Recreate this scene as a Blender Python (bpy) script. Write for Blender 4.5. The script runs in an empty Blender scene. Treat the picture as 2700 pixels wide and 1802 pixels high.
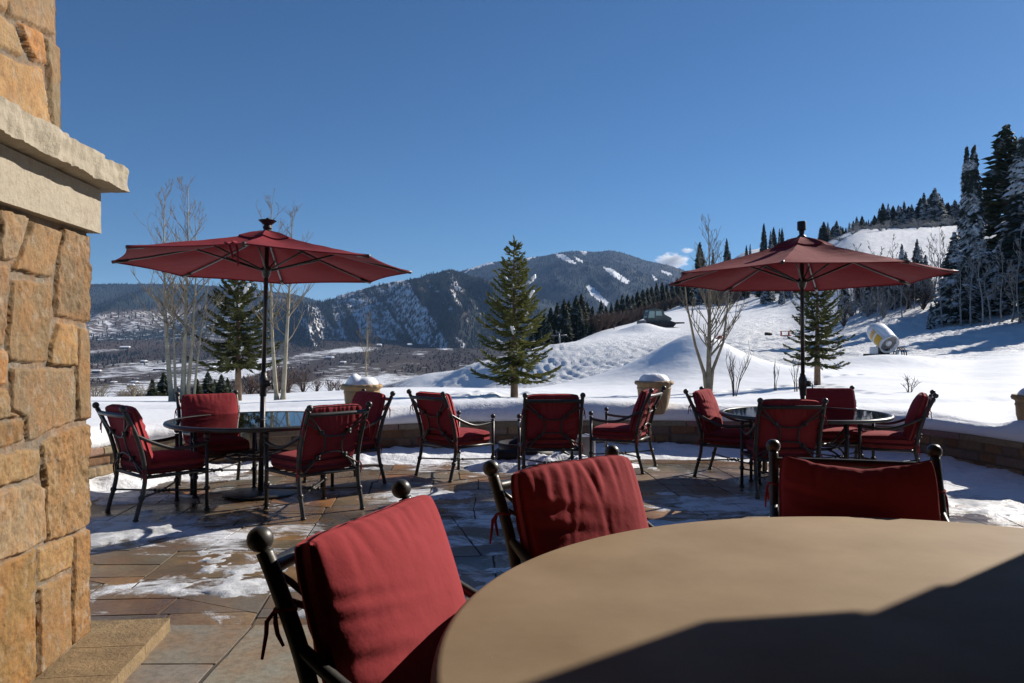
import bpy, math, random
import numpy as np
from mathutils import Vector, Matrix
random.seed(7)
RNG = np.random.default_rng(11)
PI = math.pi
scene = bpy.context.scene
COL = scene.collection
CAMH, F, PX0, PY0 = 1.504, 2080.0, 1350.0, 902.0

# ------------------------------------------------------------------ helpers
def tag(o, label=None, cat=None, group=None, kind=None):
    if label: o['label'] = label
    if cat: o['category'] = cat
    if group: o['group'] = group
    if kind: o['kind'] = kind
    return o

def empty(name, loc=(0, 0, 0), rz=0.0, label=None, cat=None, group=None):
    o = bpy.data.objects.new(name, None)
    o.empty_display_size = .2
    COL.objects.link(o)
    o.location = loc; o.rotation_euler = (0, 0, rz)
    return tag(o, label, cat, group)

def copy_tree(o, parent=None):
    c = o.copy(); COL.objects.link(c)
    if parent: c.parent = parent
    for ch in list(o.children): copy_tree(ch, c)
    return c

class MB:
    def __init__(s): s.v = []; s.f = []; s.c = []
    def add(s, vs, fs, col=None):
        b = len(s.v)
        s.v.extend([tuple(p) for p in vs]); s.f.extend([tuple(i + b for i in q) for q in fs])
        if col is not None: s.c.extend([col] * len(vs))
        return s
    def box(s, c, d, rz=0.0, col=None):
        x, y, z = d[0] / 2, d[1] / 2, d[2] / 2; cs, sn = math.cos(rz), math.sin(rz)
        vs = [(c[0] + a * cs - b * sn, c[1] + a * sn + b * cs, c[2] + e) for e in (-z, z) for a, b in ((-x, -y), (x, -y), (x, y), (-x, y))]
        return s.add(vs, [(3, 2, 1, 0), (4, 5, 6, 7), (0, 1, 5, 4), (1, 2, 6, 5), (2, 3, 7, 6), (3, 0, 4, 7)], col)
    def tube(s, pts, rad, n=8, cap=True, col=None):
        P = [Vector(p) for p in pts]; m = len(P)
        if not hasattr(rad, '__len__'): rad = [rad] * m
        t = (P[1] - P[0]).normalized()
        u = t.orthogonal().normalized()
        vs = []
        for i in range(m):
            tt = (P[min(i + 1, m - 1)] - P[max(i - 1, 0)])
            if tt.length < 1e-9: tt = t
            tt = tt.normalized()
            u = (u - tt * u.dot(tt))
            u = u.normalized() if u.length > 1e-6 else tt.orthogonal().normalized()
            w = tt.cross(u)
            for k in range(n):
                a = 2 * PI * k / n
                vs.append(P[i] + (u * math.cos(a) + w * math.sin(a)) * rad[i])
        fs = [(i * n + k, i * n + (k + 1) % n, (i + 1) * n + (k + 1) % n, (i + 1) * n + k) for i in range(m - 1) for k in range(n)]
        if cap: fs += [tuple(range(n - 1, -1, -1)), tuple((m - 1) * n + k for k in range(n))]
        return s.add(vs, fs, col)
    def lathe(s, prof, n=24, c=(0, 0, 0), col=None):
        vs = []; m = len(prof)
        for r, z in prof:
            for k in range(n):
                a = 2 * PI * k / n
                vs.append((c[0] + r * math.cos(a), c[1] + r * math.sin(a), c[2] + z))
        fs = [(i * n + k, i * n + (k + 1) % n, (i + 1) * n + (k + 1) % n, (i + 1) * n + k) for i in range(m - 1) for k in range(n)]
        fs += [tuple(range(n - 1, -1, -1)), tuple((m - 1) * n + k for k in range(n))]
        return s.add(vs, fs, col)
    def ball(s, c, r, n=14, m=9, sc=(1, 1, 1), col=None):
        vs = []
        for i in range(m + 1):
            th = PI * i / m
            for k in range(n):
                a = 2 * PI * k / n
                vs.append((c[0] + r * sc[0] * math.sin(th) * math.cos(a), c[1] + r * sc[1] * math.sin(th) * math.sin(a), c[2] - r * sc[2] * math.cos(th)))
        fs = [(i * n + k, i * n + (k + 1) % n, (i + 1) * n + (k + 1) % n, (i + 1) * n + k) for i in range(m) for k in range(n)]
        return s.add(vs, fs, col)
    def build(s, name, mat, parent=None, smooth=True, **kw):
        return mesh_obj(name, s.v, s.f, mat, parent, smooth, s.c if len(s.c) == len(s.v) and s.c else None, **kw)

def mesh_obj(name, v, f, mat, parent=None, smooth=True, cols=None, attrs=None, angle=None):
    me = bpy.data.meshes.new(name)
    me.from_pydata([tuple(p) for p in v] if not isinstance(v, np.ndarray) else v.tolist(), [], f if not isinstance(f, np.ndarray) else f.tolist())
    if cols is not None:
        a = me.color_attributes.new('Col', 'FLOAT_COLOR', 'POINT')
        c = np.asarray(cols, dtype=np.float32)
        if c.shape[1] == 3: c = np.concatenate([c, np.ones((len(c), 1), np.float32)], 1)
        a.data.foreach_set('color', c.ravel())
    if attrs:
        for k, arr in attrs.items():
            at = me.attributes.new(k, 'FLOAT', 'POINT')
            at.data.foreach_set('value', np.asarray(arr, np.float32).ravel())
    if smooth:
        me.polygons.foreach_set('use_smooth', np.ones(len(me.polygons), bool))
        if angle is not None:
            try: me.set_sharp_from_angle(angle=angle)
            except Exception: pass
    me.materials.append(mat)
    me.update()
    o = bpy.data.objects.new(name, me); COL.objects.link(o)
    if parent: o.parent = parent
    return o

def grid_faces(nr, nc, close=False):
    i, j = np.meshgrid(np.arange(nr - 1), np.arange(nc if close else nc - 1), indexing='ij')
    j2 = (j + 1) % nc
    return np.stack([i * nc + j, i * nc + j2, (i + 1) * nc + j2, (i + 1) * nc + j], -1).reshape(-1, 4)

# value noise (numpy)
_T = RNG.random((64, 64, 64)).astype(np.float32)
def vnoise(x, y, z=0.0):
    x, y, z = np.broadcast_arrays(np.asarray(x, float), np.asarray(y, float), np.asarray(z, float))
    xi, yi, zi = np.floor(x).astype(int), np.floor(y).astype(int), np.floor(z).astype(int)
    fx, fy, fz = x - xi, y - yi, z - zi
    fx, fy, fz = [t * t * (3 - 2 * t) for t in (fx, fy, fz)]
    g = lambda a, b, c: _T[(xi + a) & 63, (yi + b) & 63, (zi + c) & 63]
    l0 = (g(0,0,0)*(1-fx)+g(1,0,0)*fx)*(1-fy)+(g(0,1,0)*(1-fx)+g(1,1,0)*fx)*fy
    l1 = (g(0,0,1)*(1-fx)+g(1,0,1)*fx)*(1-fy)+(g(0,1,1)*(1-fx)+g(1,1,1)*fx)*fy
    return (l0 * (1 - fz) + l1 * fz) * 2 - 1
def fbm(x, y, z=0.0, o=4, g=.5):
    r = 0; a = 1.0; t = 0
    for k in range(o):
        r = r + a * vnoise(x * 2 ** k + 17.3 * k, y * 2 ** k + 5.1 * k, np.asarray(z) * 2 ** k + 3.7 * k); t += a; a *= g
    return r / t

# ------------------------------------------------------------------ materials
def lin(c): return tuple((u / 12.92 if u <= .04045 else ((u + .055) / 1.055) ** 2.4) for u in c)
class NT:
    def __init__(s, name):
        s.m = bpy.data.materials.new(name); s.m.use_nodes = True
        s.t = s.m.node_tree; s.n = s.t.nodes; s.n.clear()
        s.out = s.n.new('ShaderNodeOutputMaterial')
    def new(s, t, **kw):
        n = s.n.new(t)
        for k, v in kw.items():
            if k.startswith('i_'):
                n.inputs[k[2:].replace('_', ' ')].default_value = v
            else: setattr(n, k, v)
        return n
    def link(s, a, b): s.t.links.new(a, b)
    def coord(s, which='Object'): return s.new('ShaderNodeTexCoord').outputs[which]
    def pos(s): return s.new('ShaderNodeNewGeometry').outputs['Position']
    def noise(s, scale, detail=4, rough=.55, vec=None, dist=0):
        n = s.new('ShaderNodeTexNoise'); n.inputs['Scale'].default_value = scale
        n.inputs['Detail'].default_value = detail; n.inputs['Roughness'].default_value = rough; n.inputs['Distortion'].default_value = dist
        if vec is not None: s.link(vec, n.inputs['Vector'])
        return n.outputs['Fac']
    def ramp(s, fac, stops, interp='LINEAR'):
        r = s.new('ShaderNodeValToRGB'); r.color_ramp.interpolation = interp
        e = r.color_ramp.elements
        while len(e) < len(stops): e.new(.5)
        for k, (p, c) in enumerate(stops):
            e[k].position = p; e[k].color = (c, c, c, 1) if not hasattr(c, '__len__') else (*c[:3], 1)
        s.link(fac, r.inputs['Fac']); return r.outputs['Color']
    def mix(s, fac, a, b, mode='MIX'):
        n = s.new('ShaderNodeMix', data_type='RGBA', blend_type=mode)
        for sock, v in ((n.inputs[0], fac), (n.inputs[6], a), (n.inputs[7], b)):
            if hasattr(v, 'is_output') or isinstance(v, bpy.types.NodeSocket): s.link(v, sock)
            elif hasattr(v, '__len__'): sock.default_value = (*v[:3], 1)
            else: sock.default_value = v
        return n.outputs[2]
    def math(s, op, a, b=None, clamp=False):
        n = s.new('ShaderNodeMath', operation=op, use_clamp=clamp)
        for k, v in enumerate((a, b)):
            if v is None: continue
            if isinstance(v, bpy.types.NodeSocket): s.link(v, n.inputs[k])
            else: n.inputs[k].default_value = v
        return n.outputs[0]
    def attr(s, name, out='Color'): return s.new('ShaderNodeAttribute', attribute_name=name).outputs[out]
    def bump(s, h, strength=.5, dist=.01, normal=None):
        b = s.new('ShaderNodeBump'); b.inputs['Strength'].default_value = strength; b.inputs['Distance'].default_value = dist
        s.link(h, b.inputs['Height'])
        if normal is not None: s.link(normal, b.inputs['Normal'])
        return b.outputs['Normal']
    def principled(s, col, rough=.6, normal=None, metal=0.0, spec=.5, **kw):
        p = s.new('ShaderNodeBsdfPrincipled')
        def setv(k, v):
            if isinstance(v, bpy.types.NodeSocket): s.link(v, p.inputs[k])
            elif k == 'Base Color': p.inputs[k].default_value = (*v[:3], 1)
            else: p.inputs[k].default_value = v
        setv('Base Color', col); setv('Roughness', rough); setv('Metallic', metal); setv('Specular IOR Level', spec)
        if normal is not None: s.link(normal, p.inputs['Normal'])
        for k, v in kw.items(): setv(k.replace('_', ' '), v)
        return p.outputs[0]
    def done(s, sh): s.link(sh, s.out.inputs['Surface']); return s.m

def simple(name, col, rough=.6, var=.25, scale=6, bump=.3, bs=40, bd=.004, metal=0, spec=.4, coord='Object', **kw):
    t = NT(name); c = t.coord(coord)
    n = t.noise(scale, 5, .6, c)
    base = t.mix(t.ramp(n, [(.3, 0), (.7, 1)]), [x * (1 - var) for x in col], [min(1, x * (1 + var)) for x in col])
    nb = t.bump(t.noise(bs, 4, .6, c), bump, bd) if bump else None
    return t.done(t.principled(base, rough, nb, metal, spec, **kw))

M = {}
M['iron'] = simple('wrought_iron', (.048, .045, .041), .40, .4, 9, .25, 60, .002, metal=.30, spec=.5)
M['iron_dull'] = simple('dull_iron', (.035, .030, .026), .5, .4, 9, .3, 50, .002, metal=.2)
# red cushion fabric
t = NT('red_fabric'); c = t.coord()
n1 = t.noise(5, 4, .6, c); weave = t.noise(900, 1, .5, c)
col = t.mix(n1, (.25, .030, .036), (.31, .044, .050))
dust = t.ramp(t.noise(260, 3, .7, c), [(.74, 0), (.80, .35)])
col = t.mix(dust, col, (.62, .45, .44))
nb = t.bump(t.noise(14, 4, .55, c), .35, .012); nb = t.bump(weave, .12, .001, nb)
M['fabric'] = t.done(t.principled(col, .92, nb, 0, .1, Sheen_Weight=.03, Sheen_Roughness=.5))
# umbrella canopy: some light passes
t = NT('red_canopy'); c = t.coord()
col = t.mix(t.noise(4, 4, .6, c), (.175, .018, .024), (.235, .025, .031))
nb = t.bump(t.noise(7, 4, .6, c), .5, .02)
p = t.principled(col, .85, nb, 0, .15)
tr = t.new('ShaderNodeBsdfTranslucent'); t.link(col, tr.inputs['Color'])
mx = t.new('ShaderNodeMixShader'); mx.inputs[0].default_value = .035; t.link(p, mx.inputs[1]); t.link(tr.outputs[0], mx.inputs[2])
M['canopy'] = t.done(mx.outputs[0])
M['alu'] = simple('grey_rib_metal', (.10, .10, .105), .42, .15, 9, .1, metal=.5)
# glass
t = NT('table_glass')
fr = t.new('ShaderNodeFresnel'); fr.inputs['IOR'].default_value = 1.62
tp = t.new('ShaderNodeBsdfTransparent'); tp.inputs['Color'].default_value = (.93, .97, .96, 1)
gl = t.new('ShaderNodeBsdfGlossy'); gl.inputs['Roughness'].default_value = .03
mx = t.new('ShaderNodeMixShader'); t.link(fr.outputs[0], mx.inputs[0]); t.link(tp.outputs[0], mx.inputs[1]); t.link(gl.outputs[0], mx.inputs[2])
M['glass'] = t.done(mx.outputs[0])
# honed stone table top
t = NT('honed_stone'); c = t.coord()
n1 = t.noise(2.2, 5, .6, c); n2 = t.noise(420, 2, .5, c)
col = t.mix(t.ramp(n1, [(.3, 0), (.7, 1)]), (.255, .175, .10), (.37, .27, .168))
col = t.mix(t.ramp(n2, [(.35, 0), (.65, 1)]), t.mix(.30, col, (.2, .15, .1)), col)
col = t.mix(t.ramp(t.noise(150, 2, .5, c), [(.755, 0), (.775, .6)]), col, (.7, .66, .6))
col = t.mix(t.ramp(t.noise(70, 1, .5, t.coord('Generated')), [(.0, 0), (1, 0)]), col, col)
rough = t.ramp(t.noise(3.5, 4, .6, c), [(.3, .58), (.7, .72)])
M['table_stone'] = t.done(t.principled(col, rough, t.bump(n2, .12, .001), 0, .12))
# vertex-colour rock (pillar stones)
def rockmat(name, bs=55, bd=.006, strength=.7, mott=.35):
    t = NT(name); c = t.coord(); vc = t.attr('Col')
    n1 = t.noise(6.5, 7, .7, c, .4); n2 = t.noise(30, 6, .75, c)
    col = t.mix(t.ramp(n1, [(.42, 0), (.66, mott)]), vc, (.40, .17, .045))
    col = t.mix(t.ramp(n2, [(.44, 0), (.70, .6)]), col, (.12, .075, .045))
    col = t.mix(t.ramp(t.noise(17, 4, .6, c), [(.54, 0), (.70, .5)]), col, (.36, .31, .24))
    h = t.math('ADD', t.noise(bs, 6, .7, c), t.math('MULTIPLY', n1, 1.5))
    return t.done(t.principled(col, .85, t.bump(h, strength, bd), 0, .25))
M['rock'] = rockmat('sandstone_masonry', 60, .008, 1.0, .5)
M['capstone'] = None
t = NT('hewn_capstone'); c = t.coord()
n1 = t.noise(6, 6, .65, c)
col = t.mix(n1, (.34, .29, .22), (.46, .41, .32)); col = t.mix(t.ramp(t.noise(22, 5, .7, c), [(.5, 0), (.75, .5)]), col, (.22, .17, .11))
M['capstone'] = t.done(t.principled(col, .88, t.bump(t.math('ADD', t.noise(30, 6, .7, c), n1), .8, .012), 0, .2))
t = NT('tan_slab'); c = t.coord()
n1 = t.noise(5, 6, .65, c)
col = t.mix(t.ramp(n1, [(.3, 0), (.7, 1)]), (.19, .135, .075), (.36, .25, .13)); col = t.mix(t.ramp(t.noise(20, 5, .7, c), [(.45, 0), (.7, .6)]), col, (.12, .09, .06))
M['slab'] = t.done(t.principled(col, .8, t.bump(t.math('ADD', t.noise(26, 6, .7, c), n1), .9, .012), 0, .25))
# low wall rubble
t = NT('rubble_wall'); c = t.coord('UV') if False else t.pos()
vc = t.attr('Col'); n2 = t.noise(25, 5, .7, c)
col = t.mix(t.ramp(n2, [(.4, 0), (.75, .5)]), vc, (.09, .06, .04))
M['rubble'] = t.done(t.principled(col, .9, t.bump(t.noise(30, 6, .7, c), .8, .012), 0, .2))
# snow kinds
def snowmat(name, bumps, col=(.86, .88, .91), rough=.6):
    t = NT(name); c = t.pos(); nb = None
    for sc, st, d in bumps: nb = t.bump(t.noise(sc, 5, .6, c), st, d, nb)
    cc = t.mix(t.noise(.8, 4, .6, c), [x * .96 for x in col], col)
    return t.done(t.principled(cc, rough, nb, 0, .25))
M['snow'] = snowmat('powder_snow', [(1.2, .25, .12), (14, .25, .02), (120, .25, .004)])
M['snow_bank'] = snowmat('bank_snow', [(5, .5, .05), (40, .35, .01)])
M['snow_lump'] = snowmat('clump_snow', [(8, .6, .05), (60, .4, .01)])
t = NT('melting_snow'); c = t.pos()
n = t.noise(6, 6, .7, c); col = t.mix(t.ramp(n, [(.35, 0), (.6, 1)]), (.36, .36, .36), (.78, .80, .83)); col = t.mix(t.ramp(t.noise(60, 4, .7, c), [(.62, 0), (.72, .5)]), col, (.30, .25, .2))
M['slush'] = t.done(t.principled(col, .42, t.bump(t.noise(45, 5, .7, c), .6, .012), 0, .4, Alpha=1.0))
# field: churned-snow mask from attribute, plus brush colour
t = NT('snow_field'); c = t.pos(); ch = t.attr('churn', 'Fac'); br = t.attr('brush', 'Fac')
h = t.math('ADD', t.math('MULTIPLY', t.noise(1.5, 7, .75, c), t.math('MULTIPLY', ch, 1.6)), t.math('MULTIPLY', t.noise(.35, 4, .6, c), .4))
h2 = t.math('MULTIPLY', t.noise(4.5, 4, .6, c), t.math('MULTIPLY', ch, .35))
nb = t.bump(t.math('ADD', h, h2), .85, .38)
nb = t.bump(t.noise(16, 4, .6, c), .25, .02, nb)
bc = t.mix(t.noise(1.5, 4, .6, c), (.07, .048, .036), (.16, .12, .095))
fac = t.math('MULTIPLY', br, t.ramp(t.noise(.9, 5, .7, c), [(.40, 0), (.55, 1)]))
col = t.mix(fac, (.85, .87, .90), bc)
M['field'] = t.done(t.principled(col, .62, nb, 0, .25))
# mountains / valley: vertex colours
t = NT('mountain_ground'); c = t.pos(); vc = t.attr('Col'); sn = t.attr('snow', 'Fac'); sc = t.attr('scale', 'Fac')
nz = t.noise(.045, 8, .72, c)
f = t.math('ADD', sn, t.math('MULTIPLY', t.math('SUBTRACT', nz, .5), 1.5))
f = t.ramp(f, [(.42, 0), (.60, 1)])
col = t.mix(f, vc, (.80, .82, .86))
M['mount'] = t.done(t.principled(col, .9, t.bump(t.noise(.06, 6, .7, c), .9, 9.0), 0, .1))
M['far_conifer'] = simple('far_conifer', (.026, .037, .040), .9, .4, .02, 0, coord='Object', spec=.1)
M['far_brush'] = simple('bare_valley_wood', (.075, .052, .042), .95, .4, .02, 0, spec=.05)
# vegetation
def needles(name, ca, cb, snow=0.0, scale=3, thr=.55, up=.25, tl=0.0):
    t = NT(name); c = t.coord()
    n = t.noise(scale, 3, .6, c); col = t.mix(n, ca, cb)
    if snow:
        g = t.new('ShaderNodeNewGeometry'); sp = t.new('ShaderNodeSeparateXYZ'); t.link(g.outputs['True Normal'], sp.inputs[0])
        upf = t.ramp(t.math('ABSOLUTE', sp.outputs[2]), [(up, 0), (up + .25, 1)])
        m = t.math('MULTIPLY', upf, t.ramp(t.noise(scale * 5, 3, .6, c), [(thr - .05, 0), (thr + .06, 1)]))
        col = t.mix(t.math('MULTIPLY', m, snow), col, (.82, .84, .88))
    p = t.principled(col, .75, None, 0, .2)
    if tl:
        tr = t.new('ShaderNodeBsdfTranslucent'); t.link(col, tr.inputs['Color']); mx = t.new('ShaderNodeMixShader'); mx.inputs[0].default_value = tl; t.link(p, mx.inputs[1]); t.link(tr.outputs[0], mx.inputs[2]); p = mx.outputs[0]
    return t.done(p)
M['needle'] = needles('spruce_needles', (.075, .094, .030), (.20, .195, .062), tl=.4)
M['needle_dark'] = needles('dark_spruce_needles', (.05, .064, .028), (.135, .138, .052), tl=.35)
M['conifer'] = needles('forest_conifer', (.018, .028, .014), (.055, .064, .026), .45, 1.6, .60)
M['conifer_snow'] = needles('snowy_conifer', (.018, .026, .022), (.045, .056, .040), .85, 2.5, .52, .15)
M['bark'] = simple('conifer_bark', (.16, .105, .07), .9, .4, 9, .6, 30, .01)
M['bark_dark'] = simple('dark_bark', (.06, .045, .035), .95, .4, 9, .6, 30, .01)
t = NT('aspen_bark'); c = t.coord()
n = t.noise(5, 5, .7, c); mp = t.new('ShaderNodeMapping'); mp.inputs['Scale'].default_value = (3, 3, 14); t.link(c, mp.inputs[0])
col = t.mix(t.ramp(n, [(.3, 0), (.7, 1)]), (.24, .21, .15), (.45, .41, .31))
col = t.mix(t.ramp(t.noise(2.0, 4, .6, mp.outputs[0]), [(.66, 0), (.72, .8)]), col, (.05, .04, .03))
M['aspen'] = t.done(t.principled(col, .8, t.bump(n, .4, .01), 0, .2))
M['twig'] = simple('bare_twig', (.20, .165, .115), .9, .35, 5, 0)
M['twig_dark'] = simple('dark_twig', (.075, .055, .045), .9, .35, 5, 0)
M['frost'] = simple('frosted_bark', (.25, .25, .25), .9, .35, 3, .3)
M['bush'] = simple('brown_brush', (.085, .055, .045), .95, .4, 1, 0)
M['urn'] = simple('cast_urn', (.36, .24, .12), .8, .25, 9, .5, 50, .006)
M['white_paint'] = simple('white_enamel', (.62, .63, .65), .45, .08, 3, .05)
M['yellow'] = simple('yellow_enamel', (.62, .33, .02), .45, .1, 3, .05)
M['steel'] = simple('grey_steel', (.22, .22, .23), .45, .2, 6, .1, metal=.5)
M['black'] = simple('black_rubber', (.012, .012, .013), .6, .3, 6, .2)
M['red_net'] = simple('red_safety_net', (.50, .05, .03), .8, .3, 3, .3)
M['cab'] = simple('groomer_paint', (.085, .10, .09), .5, .3, 2, .1)
M['cabglass'] = simple('groomer_glass', (.34, .46, .44), .25, .1, 2, 0)
M['houseroof'] = simple('snowy_roof', (.80, .82, .86), .8, .05, .1, 0)
M['housewall'] = simple('house_wall', (.10, .08, .07), .9, .3, .1, 0)
M['wood'] = simple('porch_timber', (.045, .028, .018), .7, .3, 5, .3)
M['label'] = simple('white_tag', (.7, .68, .66), .8, .05, 3, 0)

# ------------------------------------------------------------------ camera, light, sky
cam = bpy.data.cameras.new('camera'); co = bpy.data.objects.new('camera', cam); COL.objects.link(co)
co.location = (0, 0, CAMH); co.rotation_euler = (PI / 2, 0, 0)
cam.sensor_width = 36; cam.lens = 36 * F / 2700; cam.clip_start = .05; cam.clip_end = 60000
scene.camera = co
AZ, EL = math.radians(51.5), math.radians(28)
SUN = Vector((math.sin(AZ) * math.cos(EL), math.cos(AZ) * math.cos(EL), math.sin(EL)))
sl = bpy.data.lights.new('sun', 'SUN'); sl.energy = 5.0; sl.angle = math.radians(.5); sl.color = (1, .93, .83)
so = bpy.data.objects.new('sun', sl); COL.objects.link(so); so.rotation_mode = 'QUATERNION'; so.rotation_quaternion = SUN.to_track_quat('Z', 'Y')
w = bpy.data.worlds.new('World'); scene.world = w; w.use_nodes = True
nt = w.node_tree; nt.nodes.clear()
sky = nt.nodes.new('ShaderNodeTexSky'); sky.sky_type = 'NISHITA'; sky.sun_disc = False
sky.sun_elevation = EL; sky.sun_rotation = AZ; sky.altitude = 2400; sky.air_density = 1.0; sky.dust_density = .7; sky.ozone_density = 2.2
bg = nt.nodes.new('ShaderNodeBackground'); bg.inputs['Strength'].default_value = .062
ow = nt.nodes.new('ShaderNodeOutputWorld'); hs = nt.nodes.new('ShaderNodeHueSaturation'); hs.inputs['Saturation'].default_value = 1.05
gm = nt.nodes.new('ShaderNodeMix'); gm.data_type = 'RGBA'; gm.blend_type = 'MULTIPLY'; gm.inputs[0].default_value = 1; gm.inputs[7].default_value = (.55, .76, .95, 1)
nt.links.new(sky.outputs[0], gm.inputs[6]); nt.links.new(gm.outputs[2], hs.inputs['Color']); nt.links.new(hs.outputs[0], bg.inputs[0]); nt.links.new(bg.outputs[0], ow.inputs[0])
vs = scene.view_settings; vs.view_transform = 'Standard'; vs.look = 'None'; vs.gamma = 1; vs.use_curve_mapping = False; vs.exposure = .48
scene.cycles.max_bounces = 6; scene.cycles.volume_bounces = 2; scene.cycles.transparent_max_bounces = 12; scene.cycles.use_denoising = True

# ------------------------------------------------------------------ terrain
WALL = [(-4.75, 5.6), (-4.6, 7.0), (-4.42, 8.1), (-4.2, 8.6), (-3.75, 9.1), (-3.0, 9.75), (-1.94, 10.43), (-1.0, 10.8), (.3, 11.05), (1.86, 11.1), (3.6, 10.85), (4.9, 10.35), (5.45, 9.6), (5.66, 8.7), (5.78, 7.6), (5.85, 6.0)]
def smooth_path(P, n):
    P = np.array(P, float); out = []
    m = len(P)
    for i in range(m - 1):
        p0, p1, p2, p3 = P[max(i - 1, 0)], P[i], P[i + 1], P[min(i + 2, m - 1)]
        for k in range(n):
            t = k / n
            out.append(.5 * ((2 * p1) + (-p0 + p2) * t + (2 * p0 - 5 * p1 + 4 * p2 - p3) * t * t + (-p0 + 3 * p1 - 3 * p2 + p3) * t ** 3))
    out.append(P[-1]); return np.array(out)
WP = smooth_path(WALL, 12)
_d = np.gradient(WP, axis=0); _d /= np.linalg.norm(_d, axis=1)[:, None]
WN = np.stack([-_d[:, 1], _d[:, 0]], 1)           # outward (away from patio)
_s = np.r_[0, np.cumsum(np.linalg.norm(np.diff(WP, axis=0), axis=1))]

COLS = {
 -900: [(14, 1064), (22, 1055), (30, 1050), (45, 1110), (80, 1300), (200, 1260), (420, 1110)],
 235: [(14, 1069), (20, 1060), (30, 1047), (45, 1085), (80, 1200), (200, 1230), (420, 1110)],
 500: [(14, 1071), (20, 1064), (30, 1046), (45, 1075), (80, 1150), (200, 1200), (420, 1110)],
 700: [(14, 1070), (20, 1062), (29, 1040), (45, 1050), (80, 1110), (200, 1190), (420, 1110)],
 850: [(14, 1067), (20, 1052), (28, 1034), (55, 1028), (95, 1026), (200, 1180), (420, 1105)],
 1000: [(14, 1066), (20, 1046), (26, 1021), (60, 1080), (140, 1045), (158, 1020), (170, 1013), (185, 1035), (250, 1120), (420, 1090)],
 1120: [(14, 1066), (20, 1046), (26, 1021), (60, 1075), (120, 1045), (135, 1021), (150, 982), (165, 1000), (250, 1110), (420, 1090)],
 1250: [(14, 1066), (20, 1047), (26, 1024), (60, 1070), (105, 1040), (117, 1020), (130, 951), (145, 968), (220, 1070), (420, 1060)],
 1350: [(14, 1066), (20, 1048), (26, 1026), (60, 1060), (95, 1030), (103, 1010), (118, 931), (135, 950), (200, 1030), (420, 1020)],
 1470: [(14, 1066), (20, 1050), (26, 1027), (60, 1040), (90, 1010), (96, 996), (116, 906), (150, 920), (220, 990), (420, 1000)],
 1600: [(14, 1066), (20, 1051), (26, 1030), (60, 1015), (84, 990), (112, 905), (150, 866), (180, 868), (250, 930), (420, 960)],
 1700: [(14, 1066), (20, 1051), (26, 1030), (60, 990), (80, 966), (108, 902), (150, 862), (200, 836), (240, 840), (420, 900)],
 1800: [(14, 1064), (20, 1048), (28, 1015), (40, 975), (60, 938), (100, 900), (150, 858), (220, 812), (270, 799), (330, 803), (500, 850)],
 1950: [(14, 1060), (20, 1042), (28, 1008), (40, 975), (60, 935), (100, 885), (150, 845), (200, 817), (260, 790), (330, 725), (430, 660), (600, 690)],
 2100: [(14, 1058), (20, 1034), (30, 988), (42, 972), (60, 940), (90, 898), (140, 850), (180, 805), (230, 740), (300, 680), (360, 640), (500, 655)],
 2250: [(14, 1056), (20, 1030), (30, 985), (42, 953), (60, 915), (85, 880), (110, 805), (150, 722), (200, 660), (260, 612), (300, 605), (500, 640)],
 2400: [(14, 1056), (20, 1030), (30, 985), (42, 948), (60, 905), (80, 873), (105, 792), (150, 700), (200, 645), (250, 608), (300, 600), (500, 640)],
 2560: [(14, 1054), (20, 1028), (30, 984), (42, 945), (60, 890), (78, 858), (100, 785), (150, 685), (200, 620), (260, 595), (320, 595), (500, 630)],
 2700: [(14, 1050), (20, 1018), (30, 967), (42, 925), (60, 872), (75, 850), (100, 765), (150, 640), (200, 587), (260, 565), (320, 560), (500, 600)],
 3500: [(14, 1045), (20, 1010), (30, 955), (42, 910), (60, 860), (75, 840), (100, 765), (150, 670), (200, 620), (260, 600), (320, 600), (500, 640)],
}
GC = np.concatenate([np.arange(-900, 200, 25), np.arange(200, 2760, 6.0), np.arange(2760, 3501, 20)])
GY = np.geomspace(14, 500, 520)
NEARY = 14.0
ck = sorted(COLS)
prof = np.array([np.interp(np.log(GY), np.log([a for a, b in COLS[k]]), [b for a, b in COLS[k]]) for k in ck])
PYG = np.stack([np.interp(GC, ck, prof[:, j]) for j in range(len(GY))], 1)     # [col, Y] apparent row
HG = CAMH - (PYG - PY0) * GY[None, :] / F
def blur(a, r, it, ax):
    for _ in range(it):
        p = np.pad(a, [(r, r) if i == ax else (0, 0) for i in range(2)], mode='edge')
        c = np.cumsum(np.insert(p, 0, 0, axis=ax), axis=ax); n = 2 * r + 1
        a = (np.take(c, range(n, c.shape[ax]), ax) - np.take(c, range(0, c.shape[ax] - n), ax)) / n
    return a
HG = blur(blur(HG, 2, 2, 1), 5, 2, 0)
GX = (GC[:, None] - PX0) / F * GY[None, :]
YY = np.broadcast_to(GY[None, :], GX.shape)
sm = lambda a, b, x: np.clip((x - a) / (b - a), 0, 1) ** 2 * (3 - 2 * np.clip((x - a) / (b - a), 0, 1))
# smooth shovelled mound
mx_, my_ = 7.6, 32.5
dx = GX - mx_; dy = YY - my_
rr = np.sqrt(np.where(dx < 0, dx / 7.0, dx / 4.8) ** 2 + np.where(dy < 0, dy / 5.0, dy / 5.2) ** 2)
moundm = np.exp(-(1.9 * rr) ** 1.55)
HG = HG + moundm * 1.85
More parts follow.
